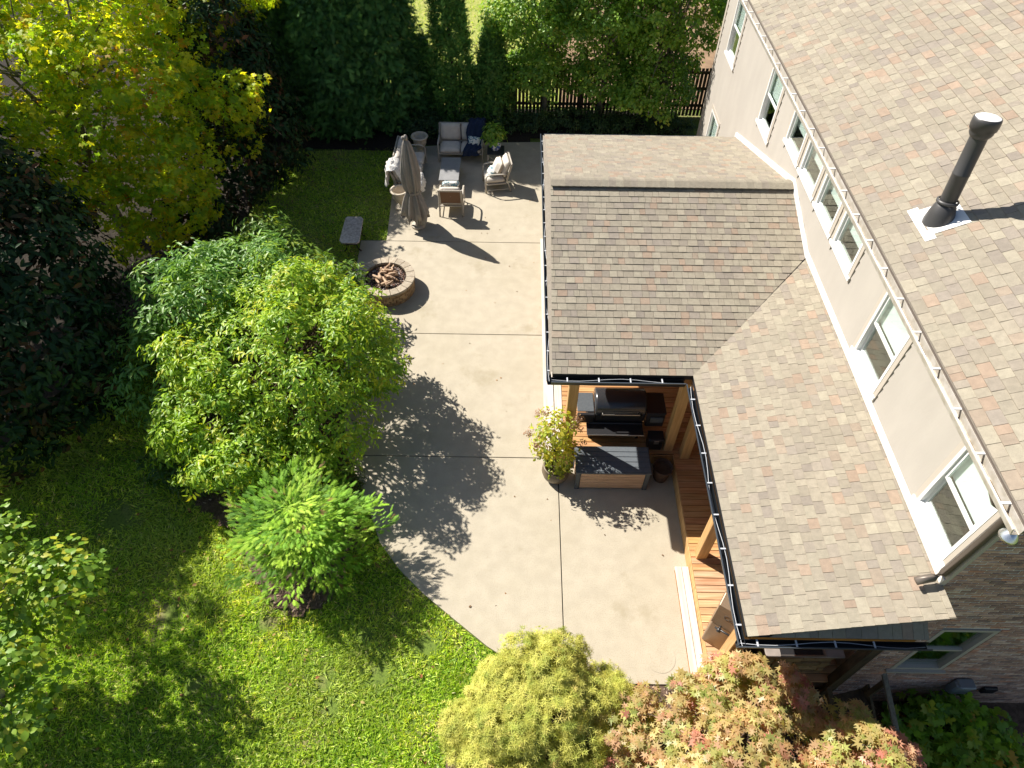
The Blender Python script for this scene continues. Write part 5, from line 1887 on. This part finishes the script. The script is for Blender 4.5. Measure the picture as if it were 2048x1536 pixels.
# tree leaning in at the lower left
t = tree('birch_tree', 'yellow green broad leaved tree leaning in at the lower left corner', 'tree', (-8.6, 3.2, gz(-8.6, 3.2)))
el = [((-8.0, 3.6, 2.7), (1.35, 1.35, 1.2)), ((-7.3, 2.7, 2.6), (1.0, 1.0, 1.0)), ((-8.8, 2.4, 3.2), (1.6, 1.6, 1.5)), ((-7.4, 4.3, 2.2), (.9, .7, .6)), ((-9.6, 4.0, 3.4), (1.4, 1.4, 1.3)), ((-8.2, 1.0, 3.0), (1.5, 1.2, 1.3)), ((-9.8, 1.6, 3.6), (1.5, 1.5, 1.4)), ((-9.4, 3.2, 4.2), (1.4, 1.3, 1.0)), ((-6.95, 3.9, 2.2), (.6, .55, .45))]
cc, _ = foliage(t, 'crown', 'leaf', lumpy(el, 40, .4, 96, .88), 1350, 12, .22, .105, leaf_t(.42, .05, -.12), [(.20, .36, .04), (.30, .44, .045), (.14, .27, .035), (.52, .52, .05)], [4, 3, 3, 1.4], seed=96, lo=.6, upw=.7, outw=.4, flat=.5, jitter=.5)
trunk(t, (-8.6, 3.2, gz(-8.6, 3.2)), (-8.3, 3.0, 2.8), .09, cc[::22], 'bark_pale', rl=.35, seed=96)

# low planting along the back fence
GC = [(.06, .13, .05), (.09, .17, .06), (.045, .09, .035), (.15, .22, .07)]
lab_b = ['low dark shrub at the back between cedar and loveseat', 'low leafy bush directly behind the loveseat', 'low leafy bush behind the side table plant', 'low bush at the foot of the leftmost hornbeam', 'low bush between leftmost and middle hornbeam trunks', 'low bush at the foot of the middle hornbeam', 'low bush between middle hornbeam and house', 'low bush by the fence nearest to the house wall']
for k, (bx_, by_, rr) in enumerate(((-3.4, 21.2, .55), (-2.1, 21.15, .5), (-.55, 21.5, .5), (.55, 21.6, .42), (1.6, 21.7, .55), (2.7, 21.5, .5), (3.7, 21.4, .55), (4.9, 21.2, .5))):
    t = tree('ground_shrub', lab_b[k], 'shrub', (bx_, by_, gz(bx_, by_)), 'low shrubs along the back fence')
    foliage(t, 'crown', 'leaf', [((bx_, by_, .3), (rr * 1.2, rr * .85, .55)), ((bx_ + .5, by_ + .15, .25), (rr * .9, rr * .8, .45))], 130, 16, .13, .075, leaf_t(.3), GC, [4, 3, 3, 1], seed=110 + k, lo=.45, upw=.6)

# ------------------------------------------------------------------ lawn, litter
def lawn_ok(x, y):
    return ~(inpoly(x, y, PATIO) | inpoly(x, y, BED_MID) | inpoly(x, y, BED_FRONT) | inpoly(x, y, BED_BACK))


def grass(N, x0, x1, y0, y1, size, seed, name, label, bare=True):
    g = np.random.default_rng(seed)
    x = g.uniform(x0, x1, N)
    y = g.uniform(y0, y1, N)
    k = lawn_ok(x, y) if bare else np.ones(N, bool)
    # thin, worn spots
    w_ = np.zeros(N)
    for (cx, cy, rr) in ((-2.23, 3.6, .26), (-3.16, 3.5, .2), (-1.5, 4.15, .25), (-4.4, 4.5, .22), (-7.9, 6.6, .5), (-3.0, 3.1, .18), (-2.6, 4.3, .15), (-6.2, 4.6, .3), (-5.4, 3.4, .2)):
        w_ = np.maximum(w_, np.exp(-((x - cx) ** 2 + (y - cy) ** 2) / rr ** 2))
    k &= g.random(N) > w_ * 1.15
    thin = .5 + .5 * np.sin(x * 2.3 + 1.7 * np.sin(y * 1.9)) * np.sin(y * 2.7 + 1.3 * np.sin(x * 2.1))
    k &= g.random(N) > .45 * thin * bare
    x, y, thin = x[k], y[k], thin[k]
    n_ = len(x)
    pos = np.stack([x, y, ground_z(x, y) - .005], 1)
    lean = g.normal(size=(n_, 3)) * .75
    lean[:, 0] += .35 * np.sin(x * 4 + y * 2.2)
    lean[:, 1] += .35 * np.cos(y * 3.3 - x * 1.6)
    lean[:, 2] = .55
    pal = [(.40, .60, .055), (.52, .72, .075), (.23, .42, .04), (.68, .78, .17), (.78, .72, .32)]
    col = palette(g, n_, pal, [4, 4, 3, 1.6, .7], .2)
    col *= (1 + .22 * (thin[:, None] - .5))
    col[:, 0] *= 1 + .3 * np.clip(thin - .45, 0, 1)
    dry = np.clip(np.sin(x * .9 + 1.1) * np.sin(y * 1.3 + .4 + .7 * np.sin(x)), 0, 1)[:, None]
    col = col * (1 - .4 * dry) + np.array([.56, .60, .20]) * .4 * dry * g.uniform(.6, 1.2, (n_, 1))
    nor = np.cross(lean, g.normal(size=(n_, 3)))
    tv = [(-.09, 0, 0), (.09, 0, 0), (.06, .55, .05), (-.06, .55, .05), (0, 1, -.06)]
    tf = [(0, 1, 2), (0, 2, 3), (3, 2, 4)]
    o = scatter_mesh(name, 'grass', pos, nor, lean, size * g.uniform(.55, 1.4, n_), tv, tf, col, kind='stuff')
    tag(o, label, 'grass')


grass(330000, -12.5, 1, .8, 9.5, .10, 201, 'grass', 'short green lawn grass left of the patio')
grass(110000, -9.5, -3.6, 9.5, 20.5, .085, 202, 'grass', 'shaded lawn grass between the hedge and the seating group')
grass(40000, -8, 1.5, 23.2, 33, .12, 203, 'grass', 'sunlit dry grass beyond the back fence', bare=False)

g = np.random.default_rng(210)
N = 1300
x = g.uniform(-12, 0, N)
y = g.uniform(1.5, 20, N)
k = lawn_ok(x, y) & (g.random(N) < .25 + .75 * ss(-x, 2, 8))
x, y = x[k], y[k]
n_ = len(x)
tv, tf = leaf_t(.36, .12, -.2)
o = scatter_mesh('fallen_leaves', 'dead_leaf', np.stack([x, y, ground_z(x, y) + .045], 1), g.normal(size=(n_, 3)) * .4 + np.array([0, 0, 1]), g.normal(size=(n_, 3)), g.uniform(.05, .10, n_), tv, tf,
                 palette(g, n_, [(.36, .22, .09), (.30, .13, .05), (.42, .33, .12), (.22, .12, .06)], [4, 2, 3, 3]), kind='stuff')
tag(o, 'tan and brown fallen leaves lying on the lawn', 'leaves')
N = 90
x = g.uniform(-4, 3.0, N)
y = g.uniform(3.7, 20, N)
k = inpoly(x, y, PATIO) & ~((x > .6) & (y > 7.9))
x, y = x[k], y[k]
n_ = len(x)
o = scatter_mesh('fallen_leaves', 'dead_leaf', np.stack([x, y, .006 + 0 * x], 1), g.normal(size=(n_, 3)) * .25 + np.array([0, 0, 1]), g.normal(size=(n_, 3)), g.uniform(.025, .06, n_), tv, tf,
                 palette(g, n_, [(.34, .17, .06), (.18, .10, .05), (.12, .08, .045)], [2, 3, 3]), kind='stuff')
tag(o, 'few small dry leaves scattered on the concrete patio', 'leaves')
N = 26000
x = np.concatenate([g.uniform(-9, -2.2, N // 2), g.uniform(-1.6, 9, N // 2)])
y = np.concatenate([g.uniform(4.3, 14.6, N // 2), g.uniform(.8, 3.7, N // 2)])
k = inpoly(x, y, BED_MID) | inpoly(x, y, BED_FRONT)
x, y = x[k], y[k]
n_ = len(x)
o = scatter_mesh('mulch_chips', 'chip', np.stack([x, y, ground_z(x, y) + .055], 1), g.normal(size=(n_, 3)) * .5 + np.array([0, 0, 1]), g.normal(size=(n_, 3)), g.uniform(.03, .08, n_),
                 [(-.13, 0, 0), (.13, 0, 0), (.11, 1, .08), (-.10, .95, .05)], [(0, 1, 2, 3)],
                 palette(g, n_, [(.20, .135, .10), (.30, .21, .16), (.12, .08, .06), (.40, .30, .24)], [4, 3, 3, 1.5]), kind='stuff')
tag(o, 'brown wood chip mulch on the planting beds', 'mulch')
